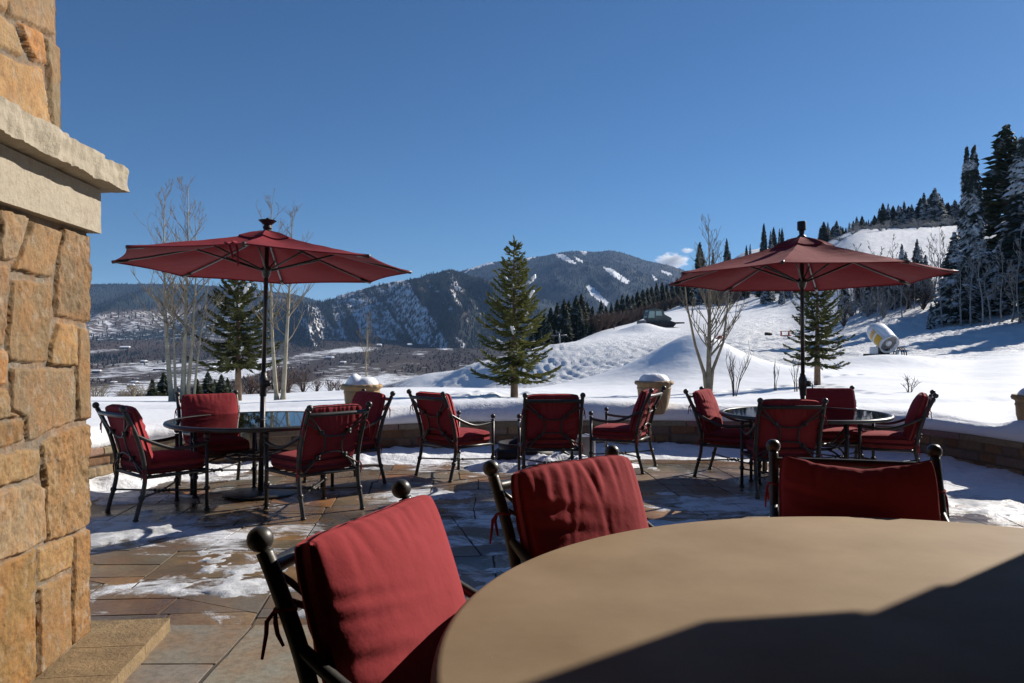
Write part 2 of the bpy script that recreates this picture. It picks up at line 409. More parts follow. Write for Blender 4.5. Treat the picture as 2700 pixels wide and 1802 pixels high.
# second low drift mound near the fan gun and pile by the groomer
HG += .5 * np.exp(-(((GX - 17.5) / 3.0) ** 2 + ((YY - 37) / 1.8) ** 2))
HG += 1.3 * np.exp(-(((GX - 22.6) / 3.2) ** 2 + ((YY - 136) / 5) ** 2))
churn = sm(36, 50, YY) * (1 - .75 * sm(120, 200, YY) * (GX < 60)) * (1 - moundm)
PXG = np.broadcast_to(GC[:, None], GX.shape)
churn *= sm(940, 1250, PXG)
groom = sm(95, 140, YY) * (1 - sm(1780, 1900, PXG)) * sm(1480, 1560, PXG)   # smooth groomed lane
churn *= (1 - .85 * groom)
churn = np.clip(churn, 0, 1)
HG += churn * (.13 * fbm(GX * .5, YY * .25, 0, 4) + .20 * fbm(GX * 1.6, YY * .8, 4.2, 3))
# tiller tracks: short ribs across two lanes
lane = (np.exp(-((HG + 2.5) / .55) ** 2) + np.exp(-((HG + 1.1) / .35) ** 2) + .6 * np.exp(-((HG - .6) / .3) ** 2)) * sm(82, 90, YY) * (1 - sm(122, 128, YY)) * sm(1330, 1380, PXG)
HG += lane * .06 * np.sign(np.sin(GX * 6.0 + 2.0 * YY * .2 + .8 * vnoise(GX * .3, YY * .3)))
HG += .05 * fbm(GX * .12, YY * .10, 8.1, 3) * sm(20, 40, YY) + .05 * fbm(GX * .4, YY * .3, 2.2, 3) * (1 - sm(25, 40, YY))
brush = np.clip(sm(45, 90, YY) * (1 - sm(1000, 1120, PXG)) + sm(4, 16, YY - np.interp(PXG, [1000, 1120, 1250, 1350, 1470, 1600, 1700], [172, 152, 132, 120, 120, 160, 215])) * sm(980, 1060, PXG) * (1 - sm(1700, 1760, PXG)) + .55 * (1 - sm(1000, 1050, PXG)) * sm(29, 36, YY), 0, 1)
forestf = sm(76, 84, YY) * sm(2480, 2560, PXG) * .35
brush = np.clip(brush + forestf, 0, 1)

fp = []
for (xa, ya), (xb, yb), n_ in (((8.3, 18.0), (9.6, 26.5), 17), ((9.6, 26.5), (13.2, 29.0), 8), ((-2.2, 17.2), (1.6, 18.6), 12), ((1.2, 17.0), (3.4, 19.4), 9), ((5.2, 22.0), (9.0, 24.0), 9)):
    for k in range(n_): q = (k + random.uniform(-.15, .15)) / n_; fp.append((xa + (xb - xa) * q + .13 * (-1) ** k, ya + (yb - ya) * q))
near_ = YY < 31
for fx, fy in fp: HG -= near_ * .11 * np.exp(-(((GX - fx) / .12) ** 2 + ((YY - fy) / .20) ** 2))
clod = np.clip(fbm(GX * 2.2, YY * 1.5, 12.0, 3) - .18, 0, 1) * np.exp(-(((GX - .1) / 2.6) ** 2 + ((YY - 20) / 3.0) ** 2)); HG += .28 * clod
lane2 = np.exp(-((YY - 70 + .3 * (GX - 28)) / 2.2) ** 2) + np.exp(-((YY - 80 + .3 * (GX - 28)) / 2.2) ** 2) + np.exp(-((YY - 92 + .2 * (GX - 28)) / 2.6) ** 2)
HG += lane2 * .07 * np.sign(np.sin(GX * 7.0 + .8 * vnoise(GX * .3, YY * .3))) * sm(18, 22, GX) * (1 - moundm)
HG -= .22 * (1 - sm(14.0, 15.6, YY))
def ground(x, y):
    px = PX0 + x / y * F
    y = min(max(y, GY[0]), GY[-1] - 1)
    j = np.searchsorted(GY, y) - 1; j = min(max(j, 0), len(GY) - 2)
    i = np.searchsorted(GC, px) - 1; i = min(max(i, 0), len(GC) - 2)
    fy = (y - GY[j]) / (GY[j + 1] - GY[j]); fx = (px - GC[i]) / (GC[i + 1] - GC[i]); fx = min(max(fx, 0), 1)
    return float((HG[i, j] * (1 - fx) + HG[i + 1, j] * fx) * (1 - fy) + (HG[i, j + 1] * (1 - fx) + HG[i + 1, j + 1] * fx) * fy)
vv = np.stack([GX, YY, HG], -1).reshape(-1, 3)
fo = mesh_obj('ski_slope', vv, grid_faces(len(GC), len(GY))[:, ::-1], M['field'], attrs={'churn': churn.ravel(), 'brush': brush.ravel()})
tag(fo, kind='structure')

# snow between the wall and the slope: strip from the wall line out to the slope's first row
def strip_snow():
    n = len(WP); K = 40
    V = np.zeros((n, K, 3))
    for i in range(n):
        p = WP[i]; s = _s[i]
        # bank profile over the wall: in-face overhangs slightly, then top, then back
        top = .635 + .05 * math.sin(s * .9) + .035 * float(fbm(s * .8, 3.3))
        dip = .11 * math.exp(-((s - _s[np.argmin(np.hypot(WP[:, 0] - 5.55, WP[:, 1] - 9.25))]) / .5) ** 2)
        top -= dip
        if s < 5.5: top -= .14 * (1 - s / 5.5)
        bump_ = .035 * float(fbm(s * 2.6, 9.1))
        pr = [(-.15, .405), (-.19 + bump_, .43), (-.20 + bump_, .48), (-.17 + bump_, .54), (-.10, top - .05), (-.02, top - .012), (.08, top), (.25, top + .004)]
        # outwards to the slope row
        px, py = p
        r0 = pr[-1][0]
        o0 = p + WN[i] * r0
        # target point on row Y=NEARY (or sideways) in the ray from the camera
        k_ = np.array([o0[0], o0[1]]); tgt = k_ * (NEARY * 1.06 / max(k_[1], 3.0)) if k_[1] > 3 else k_ * 2
        hT = ground(tgt[0], tgt[1] + 1.2) - .02
        for j in range(K):
            if j < len(pr):
                q = p + WN[i] * pr[j][0]; z = pr[j][1]
                if 2 <= j <= 5: q = q + WN[i] * .02 * float(fbm(s * 6, j * .9, 1.0))
            else:
                t = (j - len(pr) + 1) / (K - len(pr)); q = o0 * (1 - t) + tgt * t
                e = t * t * (3 - 2 * t) * .6 + t * .4
                z = pr[-1][1] * (1 - e) + hT * e + .02 * float(fbm(q[0] * 1.2, q[1] * 1.2)) * (1 - t)
            V[i, j] = (q[0], q[1], z)
    o = mesh_obj('snow_bank', V.reshape(-1, 3), grid_faces(n, K)[:, ::-1], M['snow_bank'])
    tag(o, kind='structure')
strip_snow()

# ------------------------------------------------------------------ patio floors
def flagstones(x0, x1, y0, y1, rot, z, cols, seed, smin, smax, gap=.006, th=.02):
    rnd = random.Random(seed); cells = []
    def cut(P, q, n):            # part of convex P on the side (p-q).n <= 0
        out = []
        for i in range(len(P)):
            a, b = P[i], P[(i + 1) % len(P)]
            da = (a[0] - q[0]) * n[0] + (a[1] - q[1]) * n[1]; db = (b[0] - q[0]) * n[0] + (b[1] - q[1]) * n[1]
            if da <= 0: out.append(a)
            if da * db < 0: t_ = da / (da - db); out.append((a[0] + (b[0] - a[0]) * t_, a[1] + (b[1] - a[1]) * t_))
        return out
    def split(P, lv):
        xs = [p[0] for p in P]; ys = [p[1] for p in P]; w_, h_ = max(xs) - min(xs), max(ys) - min(ys)
        if (w_ < smax and h_ < smax * .75 and rnd.random() < .8) or (w_ < smin * 1.7 and h_ < smin * 1.5) or lv > 11: cells.append(P); return
        ang = rnd.gauss(0, .045) if rnd.random() < .85 else rnd.gauss(0, .22)
        if w_ * .8 > h_ * rnd.uniform(.75, 1.35): q = (min(xs) + w_ * rnd.uniform(.36, .64), (min(ys) + max(ys)) / 2); n = (math.cos(ang), math.sin(ang))
        else: q = ((min(xs) + max(xs)) / 2, min(ys) + h_ * rnd.uniform(.36, .64)); n = (-math.sin(ang), math.cos(ang))
        A, B = cut(P, q, n), cut(P, q, (-n[0], -n[1]))
        if len(A) < 3 or len(B) < 3: cells.append(P); return
        split(A, lv + 1); split(B, lv + 1)
    split([(x0, y0), (x1, y0), (x1, y1), (x0, y1)], 0)
    mb = MB(); cs, sn = math.cos(rot), math.sin(rot); cx, cy = (x0 + x1) / 2, (y0 + y1) / 2
    for P in cells:
        k = rnd.uniform(.72, 1.25); col = tuple(min(1, u * k * rnd.uniform(.94, 1.06)) for u in rnd.choice(cols)); n = len(P)
        mx, my = sum(p[0] for p in P) / n, sum(p[1] for p in P) / n
        g = gap * rnd.uniform(.6, 1.4); Q = []
        for p in P:
            d = math.hypot(p[0] - mx, p[1] - my); f = max(.5, 1 - g * 1.3 / max(d, .05)); Q.append((mx + (p[0] - mx) * f, my + (p[1] - my) * f))
        # ragged outline
        ring = []
        for i in range(n):
            a, b = Q[i], Q[(i + 1) % n]; L = math.hypot(b[0] - a[0], b[1] - a[1]); m = max(1, int(L / .09))
            for q in range(m):
                t_ = q / m; r_ = rnd.uniform(-.004, .002) if q else -.004
                px_, py_ = a[0] + (b[0] - a[0]) * t_, a[1] + (b[1] - a[1]) * t_; d = math.hypot(px_ - mx, py_ - my)
                ring.append((px_ + (px_ - mx) / d * r_, py_ + (py_ - my) / d * r_))
        ring = [(cx + (u - cx) * cs - (v - cy) * sn, cy + (u - cx) * sn + (v - cy) * cs) for u, v in ring]
        zz = z + rnd.uniform(-.0025, .0025); m = len(ring)
        mb.add([(u, v, zz) for u, v in ring] + [(u, v, zz - th) for u, v in ring], [tuple(range(m))] + [(m + k, m + (k + 1) % m, (k + 1) % m, k) for k in range(m)], col)
    return mb
def floormat(name, blobs, wet):
    t = NT(name); c = t.pos(); vc = t.attr('Col')
    n1 = t.noise(3.2, 6, .65, c); n2 = t.noise(28, 5, .65, c); n3 = t.noise(1.7, 6, .7, c, .3)
    col = t.mix(t.ramp(n1, [(.40, 0), (.70, .7)]), vc, (.27, .135, .05))
    col = t.mix(t.ramp(t.noise(1.4, 5, .6, c), [(.46, 0), (.68, .5)]), col, (.14, .12, .10))
    col = t.mix(t.ramp(n2, [(.35, .35), (.6, 0)]), col, (.05, .042, .035))
    nb = t.bump(t.math('ADD', n2, t.math('MULTIPLY', t.noise(90, 4, .6, c), .4)), .35, .006)
    if wet:
        w_ = t.ramp(t.noise(.9, 5, .6, c, .5), [(.40, 0), (.58, 1)])
        col = t.mix(t.math('MULTIPLY', w_, .6), col, t.mix(1.0, col, (.46, .38, .30), 'MULTIPLY'))
        rough = t.mix(w_, (.58, .58, .58), (.24, .24, .24))
    else: rough = .8
    acc = None
    for bx, by, rx, ry, st in blobs:
        vm = t.new('ShaderNodeVectorMath', operation='SUBTRACT'); t.link(c, vm.inputs[0]); vm.inputs[1].default_value = (bx, by, 0)
        v2 = t.new('ShaderNodeVectorMath', operation='MULTIPLY'); t.link(vm.outputs[0], v2.inputs[0]); v2.inputs[1].default_value = (1 / rx, 1 / ry, 0)
        v3 = t.new('ShaderNodeVectorMath', operation='LENGTH'); t.link(v2.outputs[0], v3.inputs[0])
        b = t.math('MULTIPLY', t.math('SUBTRACT', 1.25, v3.outputs['Value'], True), st)
        acc = b if acc is None else t.math('MAXIMUM', acc, b)
    if acc is not None:
        streak = t.new('ShaderNodeMapping'); streak.inputs['Scale'].default_value = (.85, 1.2, 1); t.link(c, streak.inputs[0])
        nn = t.noise(2.6, 9, .72, streak.outputs[0], .6)
        f = t.math('ADD', t.math('MULTIPLY', acc, .62), t.math('MULTIPLY', t.math('SUBTRACT', nn, .5), 2.4))
        thin = t.ramp(f, [(.20, 0), (.36, .5), (.52, 1)])
        col = t.mix(thin, col, (.80, .82, .86))
        rough = t.mix(thin, rough, (.42, .42, .42)) if not isinstance(rough, float) else rough
        nb = t.bump(t.math('MULTIPLY', thin, t.math('ADD', 1.0, t.noise(45, 5, .7, c))), .5, .012, nb)
    return t.done(t.principled(col, rough, nb, 0, .45 if wet else .3))
BL = [(-3.2, 6.35, 1.0, .75, 1.0), (-2.3, 6.1, .75, .42, .9), (-2.2, 4.78, .95, .26, .62), (-1.75, 5.4, .55, .35, .45), (-.35, 6.5, .7, 1.2, .55), (-1.0, 7.75, 1.0, .35, .55),
      (2.1, 7.25, 1.0, .62, .8), (1.2, 6.3, .7, .5, .4), (4.7, 7.6, 1.3, 1.3, .95), (.2, 9.5, 1.3, .7, 1.0), (-3.6, 7.7, .9, .45, .65), (4.4, 6.2, 1.4, .5, .6), (.3, 5.2, 1.0, .5, .45), (-3.4, 8.7, .8, .3, .8)]
TAN = [(.20, .15, .095), (.24, .165, .09), (.17, .14, .105), (.28, .16, .07), (.15, .135, .115), (.22, .175, .12), (.30, .14, .05), (.19, .165, .125), (.25, .18, .10), (.12, .115, .11)]
pf = flagstones(-7, 8.2, 3.2, 12.4, math.radians(4), 0.0, TAN, 5, .30, .95)
M['flag'] = floormat('wet_flagstone', BL, True)
M['flag_dry'] = floormat('dry_flagstone', [], False)
o = pf.build('patio_floor', M['flag'], smooth=False); tag(o, kind='structure')
# mortar bed below both floors
mm = simple('mortar', (.075, .065, .055), .95, .3, 6, .4, 60, .004)
o = MB().add([(-7, 3.2, -.007), (8.2, 3.2, -.007), (8.2, 12.4, -.007), (-7, 12.4, -.007)], [(0, 1, 2, 3)]).build('mortar_ground', mm, smooth=False); tag(o, kind='structure')
PALE = [(.30, .26, .21), (.27, .24, .20), (.33, .28, .21), (.25, .225, .195), (.29, .25, .205)]
HF = .115
uf = flagstones(-4.5, 9, -4, 3.88, 0, HF, PALE, 9, .5, 1.3, .008, .05)
o = uf.build('terrace_floor', M['flag_dry'], smooth=False); tag(o, kind='structure')
o = MB().box((2.25, -.06, HF / 2 - .05), (13.45, 7.84, HF + .086)).build('terrace_base', mm, smooth=False); tag(o, kind='structure')

# snow drift ribbon on the floor along the wall, and loose piles
def ribbon():
    n = len(WP) * 3; s = np.linspace(0, _s[-1], n); K = 46
    px = np.interp(s, _s, WP[:, 0]); py = np.interp(s, _s, WP[:, 1]); nx = np.interp(s, _s, WN[:, 0]); ny = np.interp(s, _s, WN[:, 1])
    d = np.linspace(.0, 2.3, K)
    wid = (.95 + .25 * fbm(s * .6, 1.7) + .9 * sm(14.5, 17.5, s)) * (.42 + .58 * sm(4.6, 6.6, s)); lowr = 1 - .6 * sm(14, 16, s)[:, None]
    X = px[:, None] - nx[:, None] * (d[None] + .14); Y = py[:, None] - ny[:, None] * (d[None] + .14)
    e = 1 - d[None] / wid[:, None]
    Z = .10 * lowr * np.sign(e) * np.abs(e) ** .8 * (e > 0) + .05 * e * (e <= 0) - .012 + .045 * lowr * fbm(X * 3.2, Y * 3.2, 2) * sm(-.3, .3, e) + .03 * fbm(X * 9, Y * 9, 5) * (d[None] < .5)
    pile = .22 * np.exp(-(((X - .35) / .55) ** 2 + ((Y - 9.55) / .38) ** 2)) + .10 * np.exp(-(((X + .15) / .35) ** 2 + ((Y - 9.25) / .2) ** 2)) + .12 * np.exp(-(((X - 1.2) / .35) ** 2 + ((Y - 9.5) / .25) ** 2))
    pile += .10 * np.exp(-(((X + 4.0) / .28) ** 2 + ((Y - 8.2) / .28) ** 2))
    Z = Z + pile * (1 + .5 * fbm(X * 7, Y * 7, 9))
    o = mesh_obj('snow_drift', np.stack([X, Y, Z], -1).reshape(-1, 3), grid_faces(n, K), M['snow_lump']); tag(o, kind='structure')
ribbon()

def floor_patches():
    st_ = .024; xs = np.arange(-4.7, 6.2, st_); ys = np.arange(4.1, 10.9, st_); X, Y = np.meshgrid(xs, ys, indexing='ij')
    acc = np.zeros(X.shape)
    for bx, by, rx, ry, k in BL: acc = np.maximum(acc, np.clip(1.2 - np.hypot((X - bx) / rx, (Y - by) / ry), 0, 1) * k)
    n_ = fbm(X * 1.9, Y * 2.3, 3.0, 5, .6); n2 = fbm(X * 9, Y * 9, 6.0, 3)
    m = acc * .72 + n_ * 1.55 + .35 * n2 - .61
    Z = -.004 + .017 * sm(-.05, .55, m) + .007 * n2 * sm(0, .3, m) - .02 * (m < -.05)
    keep = Z > -.003
    idx = -np.ones(X.shape, int); f = grid_faces(len(xs), len(ys)); k_ = keep.ravel()[f].any(1); f = f[k_]
    u, inv = np.unique(f, return_inverse=True); V = np.stack([X.ravel()[u], Y.ravel()[u], Z.ravel()[u]], 1)
    o = mesh_obj('snow_patches', V, inv.reshape(f.shape), M['slush']); tag(o, kind='structure')
floor_patches()

# low curved wall
def low_wall():
    t = empty('garden_wall', (0, 10.9, 0), 0, 'low curved stone wall with a thick cap under deep snow round the patio', 'wall')
    inv = Matrix.Translation((0, -10.9, 0))
    rnd = random.Random(3)
    # body: stones along the path in 2-3 courses (heightfield strip)
    n = 900; s = np.linspace(.02, _s[-1], n); K = 26; z = np.linspace(-.03, .335, K)
    S, Z = np.meshgrid(s, z, indexing='ij')
    ids = np.zeros(S.shape, int); edge = np.full(S.shape, 9.0)
    pos = 0; cid = 1; colr = {}
    pal = [(.27, .17, .09), (.22, .15, .10), (.30, .22, .13), (.18, .14, .11), (.25, .19, .14), (.20, .11, .06)]
    for z0, z1 in ((-.05, .10), (.10, .22), (.22, .36)):
        a = -.2
        while a < _s[-1] + .3:
            L = rnd.uniform(.18, .48); zz0 = z0; zz1 = z1
            m = (S >= a) & (S < a + L) & (Z >= zz0) & (Z < zz1)
            ids[m] = cid; edge[m] = np.minimum(np.minimum(S - a, a + L - S), np.minimum(Z - zz0, zz1 - Z))[m]
            k = rnd.uniform(.75, 1.2); colr[cid] = tuple(u * k for u in rnd.choice(pal)); cid += 1; a += L
    dep = sm(0, .022, edge) * .03 + .02 * fbm(S * 9, Z * 9, ids * .37, 4)
    px = np.interp(S, _s, WP[:, 0]); py = np.interp(S, _s, WP[:, 1]); nx = np.interp(S, _s, WN[:, 0]); ny = np.interp(S, _s, WN[:, 1])
    off = -.12 - dep
    cols = np.array([colr.get(i, (.15, .13, .11)) for i in ids.ravel()]); cols = np.where((edge.ravel() < .010)[:, None], (.14, .125, .11), cols)
    mesh_obj('masonry', np.stack([px + nx * off, py + ny * off - 10.9, Z], -1).reshape(-1, 3), grid_faces(n, K)[:, ::-1], M['rubble'], t, cols=cols)
    # back side
    V = []; 
    for i in range(len(WP)):
        q = WP[i] + WN[i] * .14; V += [(q[0], q[1] - 10.9, -.05), (q[0], q[1] - 10.9, .335)]
    mesh_obj('wall_back', V, [(2 * i, 2 * i + 1, 2 * i + 3, 2 * i + 2) for i in range(len(WP) - 1)], M['rubble'], t, cols=[(.2, .15, .1)] * len(V))
    # caps: slabs
    mb = MB(); a = 0
    while a < _s[-1] - .1:
        L = rnd.uniform(.7, 1.1); b = min(a + L, _s[-1]); m = 6; ring = []
        ov = rnd.uniform(-.006, .006)
        for k in range(m + 1):
            q = a + .006 + (b - a - .012) * k / m
            p = np.array([np.interp(q, _s, WP[:, 0]), np.interp(q, _s, WP[:, 1])]); nn = np.array([np.interp(q, _s, WN[:, 0]), np.interp(q, _s, WN[:, 1])])
            for dd, zz in ((-.175 - ov, .335), (-.185 - ov, .35), (-.18 - ov, .40), (-.165, .41), (.19, .41), (.19, .335)):
                u = p + nn * (dd + .008 * float(fbm(q * 5, zz * 20)))
                ring.append((u[0], u[1] - 10.9, zz))
        fs = [(k * 6 + j, k * 6 + (j + 1) % 6, (k + 1) * 6 + (j + 1) % 6, (k + 1) * 6 + j) for k in range(m) for j in range(6)] + [tuple(range(6)), tuple(m * 6 + j for j in range(5, -1, -1))]
        mb.add(ring, fs, tuple(u * rnd.uniform(.85, 1.15) for u in (.27, .215, .15))); a = b
    mb.build('cap', M['rubble'], t, smooth=False)
low_wall()

# ------------------------------------------------------------------ stone pillar (left)
POLY_L = [[(2.844,1.999),(3.049,1.983),(2.954,1.814),(2.844,1.797)],[(3.07,1.976),(3.307,1.968),(3.22,1.766),(2.943,1.769)],[(3.327,1.987),(3.60,1.987),(3.60,1.589),(3.27,1.609),(3.266,1.727)],
[(2.935,1.735),(3.23,1.748),(3.233,1.663),(3.195,1.424),(2.901,1.43),(2.895,1.5)],[(3.29,1.586),(3.46,1.577),(3.452,1.394),(3.208,1.41),(3.227,1.498)],[(3.482,1.566),(3.60,1.563),(3.60,1.149),(3.482,1.159),(3.467,1.357)],
[(2.80,1.777),(2.922,1.785),(2.906,1.605),(2.88,1.49),(2.80,1.488)],[(2.922,1.408),(3.438,1.383),(3.464,1.308),(3.456,1.162),(3.038,1.118),(3.021,1.216),(2.916,1.254)],[(2.70,1.473),(2.88,1.475),(2.885,1.347),(2.70,1.345)],
[(2.70,1.332),(2.895,1.331),(2.906,1.248),(3.004,1.221),(2.70,1.22)],[(2.70,1.206),(3.021,1.206),(3.015,1.123),(2.70,1.12)],[(2.66,1.105),(3.12,1.084),(3.126,.978),(2.66,.982)],
[(3.151,1.095),(3.383,1.132),(3.60,1.131),(3.60,.666),(3.198,.688)],[(2.75,.968),(3.076,.96),(3.173,.915),(3.179,.695),(2.75,.714)],[(3.123,.677),(3.419,.666),(3.412,.526),(3.123,.544)],
[(3.445,.661),(3.60,.649),(3.60,.18),(3.43,.18)],[(2.60,.697),(3.102,.687),(3.111,.18),(2.60,.18)],[(3.133,.525),(3.405,.502),(3.412,.18),(3.129,.18)],
[(2.5,1.999),(2.83,1.999),(2.83,1.797),(2.5,1.79)],[(2.4,1.77),(2.785,1.775),(2.785,1.488),(2.4,1.49)],[(2.3,1.47),(2.685,1.47),(2.685,1.12),(2.3,1.13)],[(2.2,1.1),(2.645,1.1),(2.645,.985),(2.2,.98)],[(2.3,.965),(2.735,.965),(2.735,.715),(2.3,.71)],[(2.1,.69),(2.585,.69),(2.585,.18),(2.1,.18)]]
COL_L = [(.30,.20,.10),(.38,.235,.10),(.37,.25,.125),(.37,.26,.14),(.42,.30,.16),(.30,.21,.115),(.28,.20,.14),(.33,.255,.155),(.42,.22,.08),(.35,.26,.14),(.36,.24,.11),(.36,.25,.115),(.37,.235,.10),(.50,.36,.20),(.46,.33,.17),(.33,.215,.11),(.34,.225,.095),(.36,.235,.115)] + [(.34,.23,.12)] * 6
POLY_U = [[(2.8,2.99),(3.048,2.99),(3.056,2.776),(2.8,2.767)],[(3.064,2.833),(3.43,2.992),(3.444,2.837),(3.304,2.81),(3.067,2.775)],[(3.064,3.3),(3.46,3.3),(3.435,3.01),(3.064,2.85)],[(3.149,2.776),(3.353,2.813),(3.379,2.685),(3.282,2.667),(3.208,2.71)],[(2.8,2.741),(3.115,2.759),(3.196,2.675),(3.181,2.651),(2.8,2.605)],
[(2.8,2.581),(3.167,2.623),(3.34,2.657),(3.413,2.475),(3.42,2.30),(2.8,2.30)],[(3.366,2.805),(3.53,2.811),(3.53,2.633),(3.53,2.30),(3.444,2.30),(3.393,2.665)],[(2.2,3.3),(2.78,3.3),(2.78,2.3),(2.2,2.3)]]
COL_U = [(.42,.30,.18),(.46,.32,.19),(.45,.31,.18),(.50,.27,.12),(.44,.32,.18),(.46,.32,.18),(.36,.31,.22),(.36,.26,.15)]
DIRF = np.array([-.106, 1.0]); DIRF /= np.linalg.norm(DIRF); NRF = np.array([DIRF[1], -DIRF[0]])
PIV = np.array([-1.925, 3.59])
def fpt(Y, off):      # point on the right-hand face at depth Y, off metres outward
    d = (Y - PIV[1]) / DIRF[1]
    return PIV + DIRF * d + NRF * off
def masonry_face(polys, cols, y0, y1, z0, z1, off0, step, parent, seed):
    u = np.arange(y0, y1 + step / 2, step); v = np.arange(z0, z1 + step / 2, step)
    U, V = np.meshgrid(u, v, indexing='ij'); wob = .011
    Uw = U + wob * fbm(U * 9, V * 9, 1.1 + seed); Vw = V + wob * fbm(U * 9, V * 9, 7.7 + seed)
    D = np.full(U.shape, -1.0); ID = np.full(U.shape, -1)
    for k, P in enumerate(polys):
        ins = np.zeros(U.shape, bool); dist = np.full(U.shape, 9.0); m = len(P)
        for i in range(m):
            (xa, ya), (xb, yb) = P[i], P[(i + 1) % m]
            if ya != yb:
                c_ = ((ya > Vw) != (yb > Vw)) & (Uw < (xb - xa) * (Vw - ya) / (yb - ya) + xa); ins ^= c_
            ex, ey = xb - xa, yb - ya; L2 = ex * ex + ey * ey
            tt = np.clip(((Uw - xa) * ex + (Vw - ya) * ey) / L2, 0, 1)
            dist = np.minimum(dist, np.hypot(Uw - xa - tt * ex, Vw - ya - tt * ey))
        m_ = ins & (dist > D); D[m_] = dist[m_]; ID[m_] = k
    st = ID >= 0
    hk = RNG.uniform(-.005, .007, len(polys)); rk = RNG.uniform(.25, 1.5, len(polys)); tk = RNG.uniform(-.015, .015, (len(polys), 2))
    H = np.full(U.shape, -.010) + .005 * fbm(U * 30, V * 30, 3.0)
    Dn = np.clip(D, 0, None)
    prof_ = sm(0, .006, Dn) * .022
    IDc = np.clip(ID, 0, None)
    rough = rk[IDc] * (.011 * fbm(U * 9, V * 9, IDc * .71 + seed, 5, .6) + .007 * fbm(U * 34, V * 30, IDc * .3, 3))
    cu = np.array([np.mean([p[0] for p in P]) for P in polys]); cv = np.array([np.mean([p[1] for p in P]) for P in polys])
    tilt = tk[IDc, 0] * (U - cu[IDc]) + tk[IDc, 1] * (V - cv[IDc])
    H = np.where(st, -.010 + prof_ * .72 + (hk[IDc] + rough + tilt) * sm(0, .008, Dn), H)
    g_ = (RNG.random(len(polys)) ** 1.6 * .75)[:, None]; pc = (np.array(cols) * (1 - g_) + np.array([.30, .265, .215]) * g_) * RNG.uniform(.72, 1.12, len(polys))[:, None] * np.array([.84, .745, .60])
    C = pc[IDc] * (1 + .3 * fbm(U * 3, V * 3, IDc * 1.3 + 9))[..., None]
    C = np.where(st[..., None], C, (.20, .17, .13))
    d = (U - PIV[1]) / DIRF[1]
    X = PIV[0] + DIRF[0] * d + NRF[0] * (off0 + H); Y = PIV[1] + DIRF[1] * d + NRF[1] * (off0 + H)
    fs = grid_faces(len(u), len(v))
    verts = np.stack([X, Y, V], -1).reshape(-1, 3).tolist(); cl = C.reshape(-1, 3).tolist(); fs = fs.tolist()
    # end face at y1 (facing away) and top/bottom closure, 1.2 m deep
    nu, nv = len(u), len(v); base = len(verts)
    for j in range(nv):
        p = np.array(verts[(nu - 1) * nv + j][:2]); q = p - NRF * 1.2; verts.append((q[0], q[1], v[j])); cl.append((.34, .24, .13))
    fs += [((nu - 1) * nv + j, base + j, base + j + 1, (nu - 1) * nv + j + 1) for j in range(nv - 1)]
    b2 = len(verts)
    for i in range(nu):
        p = np.array(verts[i * nv + nv - 1][:2]); q = p - NRF * 1.2; verts.append((q[0], q[1], v[-1])); cl.append((.3, .25, .2))
    fs += [(i * nv + nv - 1, (i + 1) * nv + nv - 1, b2 + i + 1, b2 + i) for i in range(nu - 1)]
    b3 = len(verts)
    for j in range(nv):
        p = np.array(verts[j][:2]); q = p - NRF * 1.2; verts.append((q[0], q[1], v[j])); cl.append((.34, .24, .13))
    fs += [(j, j + 1, b3 + j + 1, b3 + j) for j in range(nv - 1)]
    return mesh_obj('masonry', verts, fs, M['rock'], parent, cols=cl)
def hewn(name, y0, y1, z0, z1, off, back, amp, parent, step=.02, fr=9, seed=0):
    # rough slab: closed box in the pillar frame, outward faces displaced
    mb_v = []; mb_f = []
    def face(fn, na, nb_):
        b = len(mb_v)
        for i in range(na + 1):
            for j in range(nb_ + 1): mb_v.append(fn(i / na, j / nb_))
        for i in range(na):
            for j in range(nb_): mb_f.append((b + i * (nb_ + 1) + j, b + (i + 1) * (nb_ + 1) + j, b + (i + 1) * (nb_ + 1) + j + 1, b + i * (nb_ + 1) + j + 1))
    def P(Y, o, z):
        n_ = amp * float(fbm(Y * fr, z * fr * 1.3, o * fr + seed, 4)) ; n2 = amp * .6 * float(fbm(Y * fr * 3, z * fr * 3, o * fr * 3 + 5 + seed, 3))
        q = fpt(Y + n_ * .7, o + n_ + n2); return (q[0], q[1], z + .4 * n2)
    ny, nz, no = int((y1 - y0) / step), max(3, int((z1 - z0) / step)), max(3, int((off - back) / (step * 2.5)))
    face(lambda a, b: P(y0 + (y1 - y0) * a, off, z0 + (z1 - z0) * b), ny, nz)
    face(lambda a, b: P(y1, off + (back - off) * a, z0 + (z1 - z0) * b), no, nz)
    face(lambda a, b: P(y0, off + (back - off) * (1 - a), z0 + (z1 - z0) * b), no, nz)
    face(lambda a, b: P(y0 + (y1 - y0) * a, off + (back - off) * b, z1), ny, no)
    face(lambda a, b: P(y0 + (y1 - y0) * a, off + (back - off) * (1 - b), z0), ny, no)
    o = mesh_obj(name, mb_v, mb_f, M['slab' if name == 'plinth' else 'capstone'], parent)
    # weld coincident borders
    import bmesh
    bm = bmesh.new(); bm.from_mesh(o.data); bmesh.ops.remove_doubles(bm, verts=bm.verts, dist=.0008); bmesh.ops.recalc_face_normals(bm, faces=bm.faces); bm.to_mesh(o.data); bm.free()
    o.data.polygons.foreach_set('use_smooth', np.ones(len(o.data.polygons), bool))
    try: o.data.set_sharp_from_angle(angle=.8)
    except Exception: pass
    return o
pil = empty('stone_pillar', (0, 0, 0), 0, 'tall tan sandstone pillar with a thick projecting ledge and wet flagstones at its foot', 'pillar')
masonry_face(POLY_L, COL_L, 2.3, 3.588, .168, 2.005, 0.0, .0055, pil, 0)
masonry_face(POLY_U, COL_U, 2.2, 3.50, 2.30, 3.3, -.09, .009, pil, 3).name = 'upper_masonry'
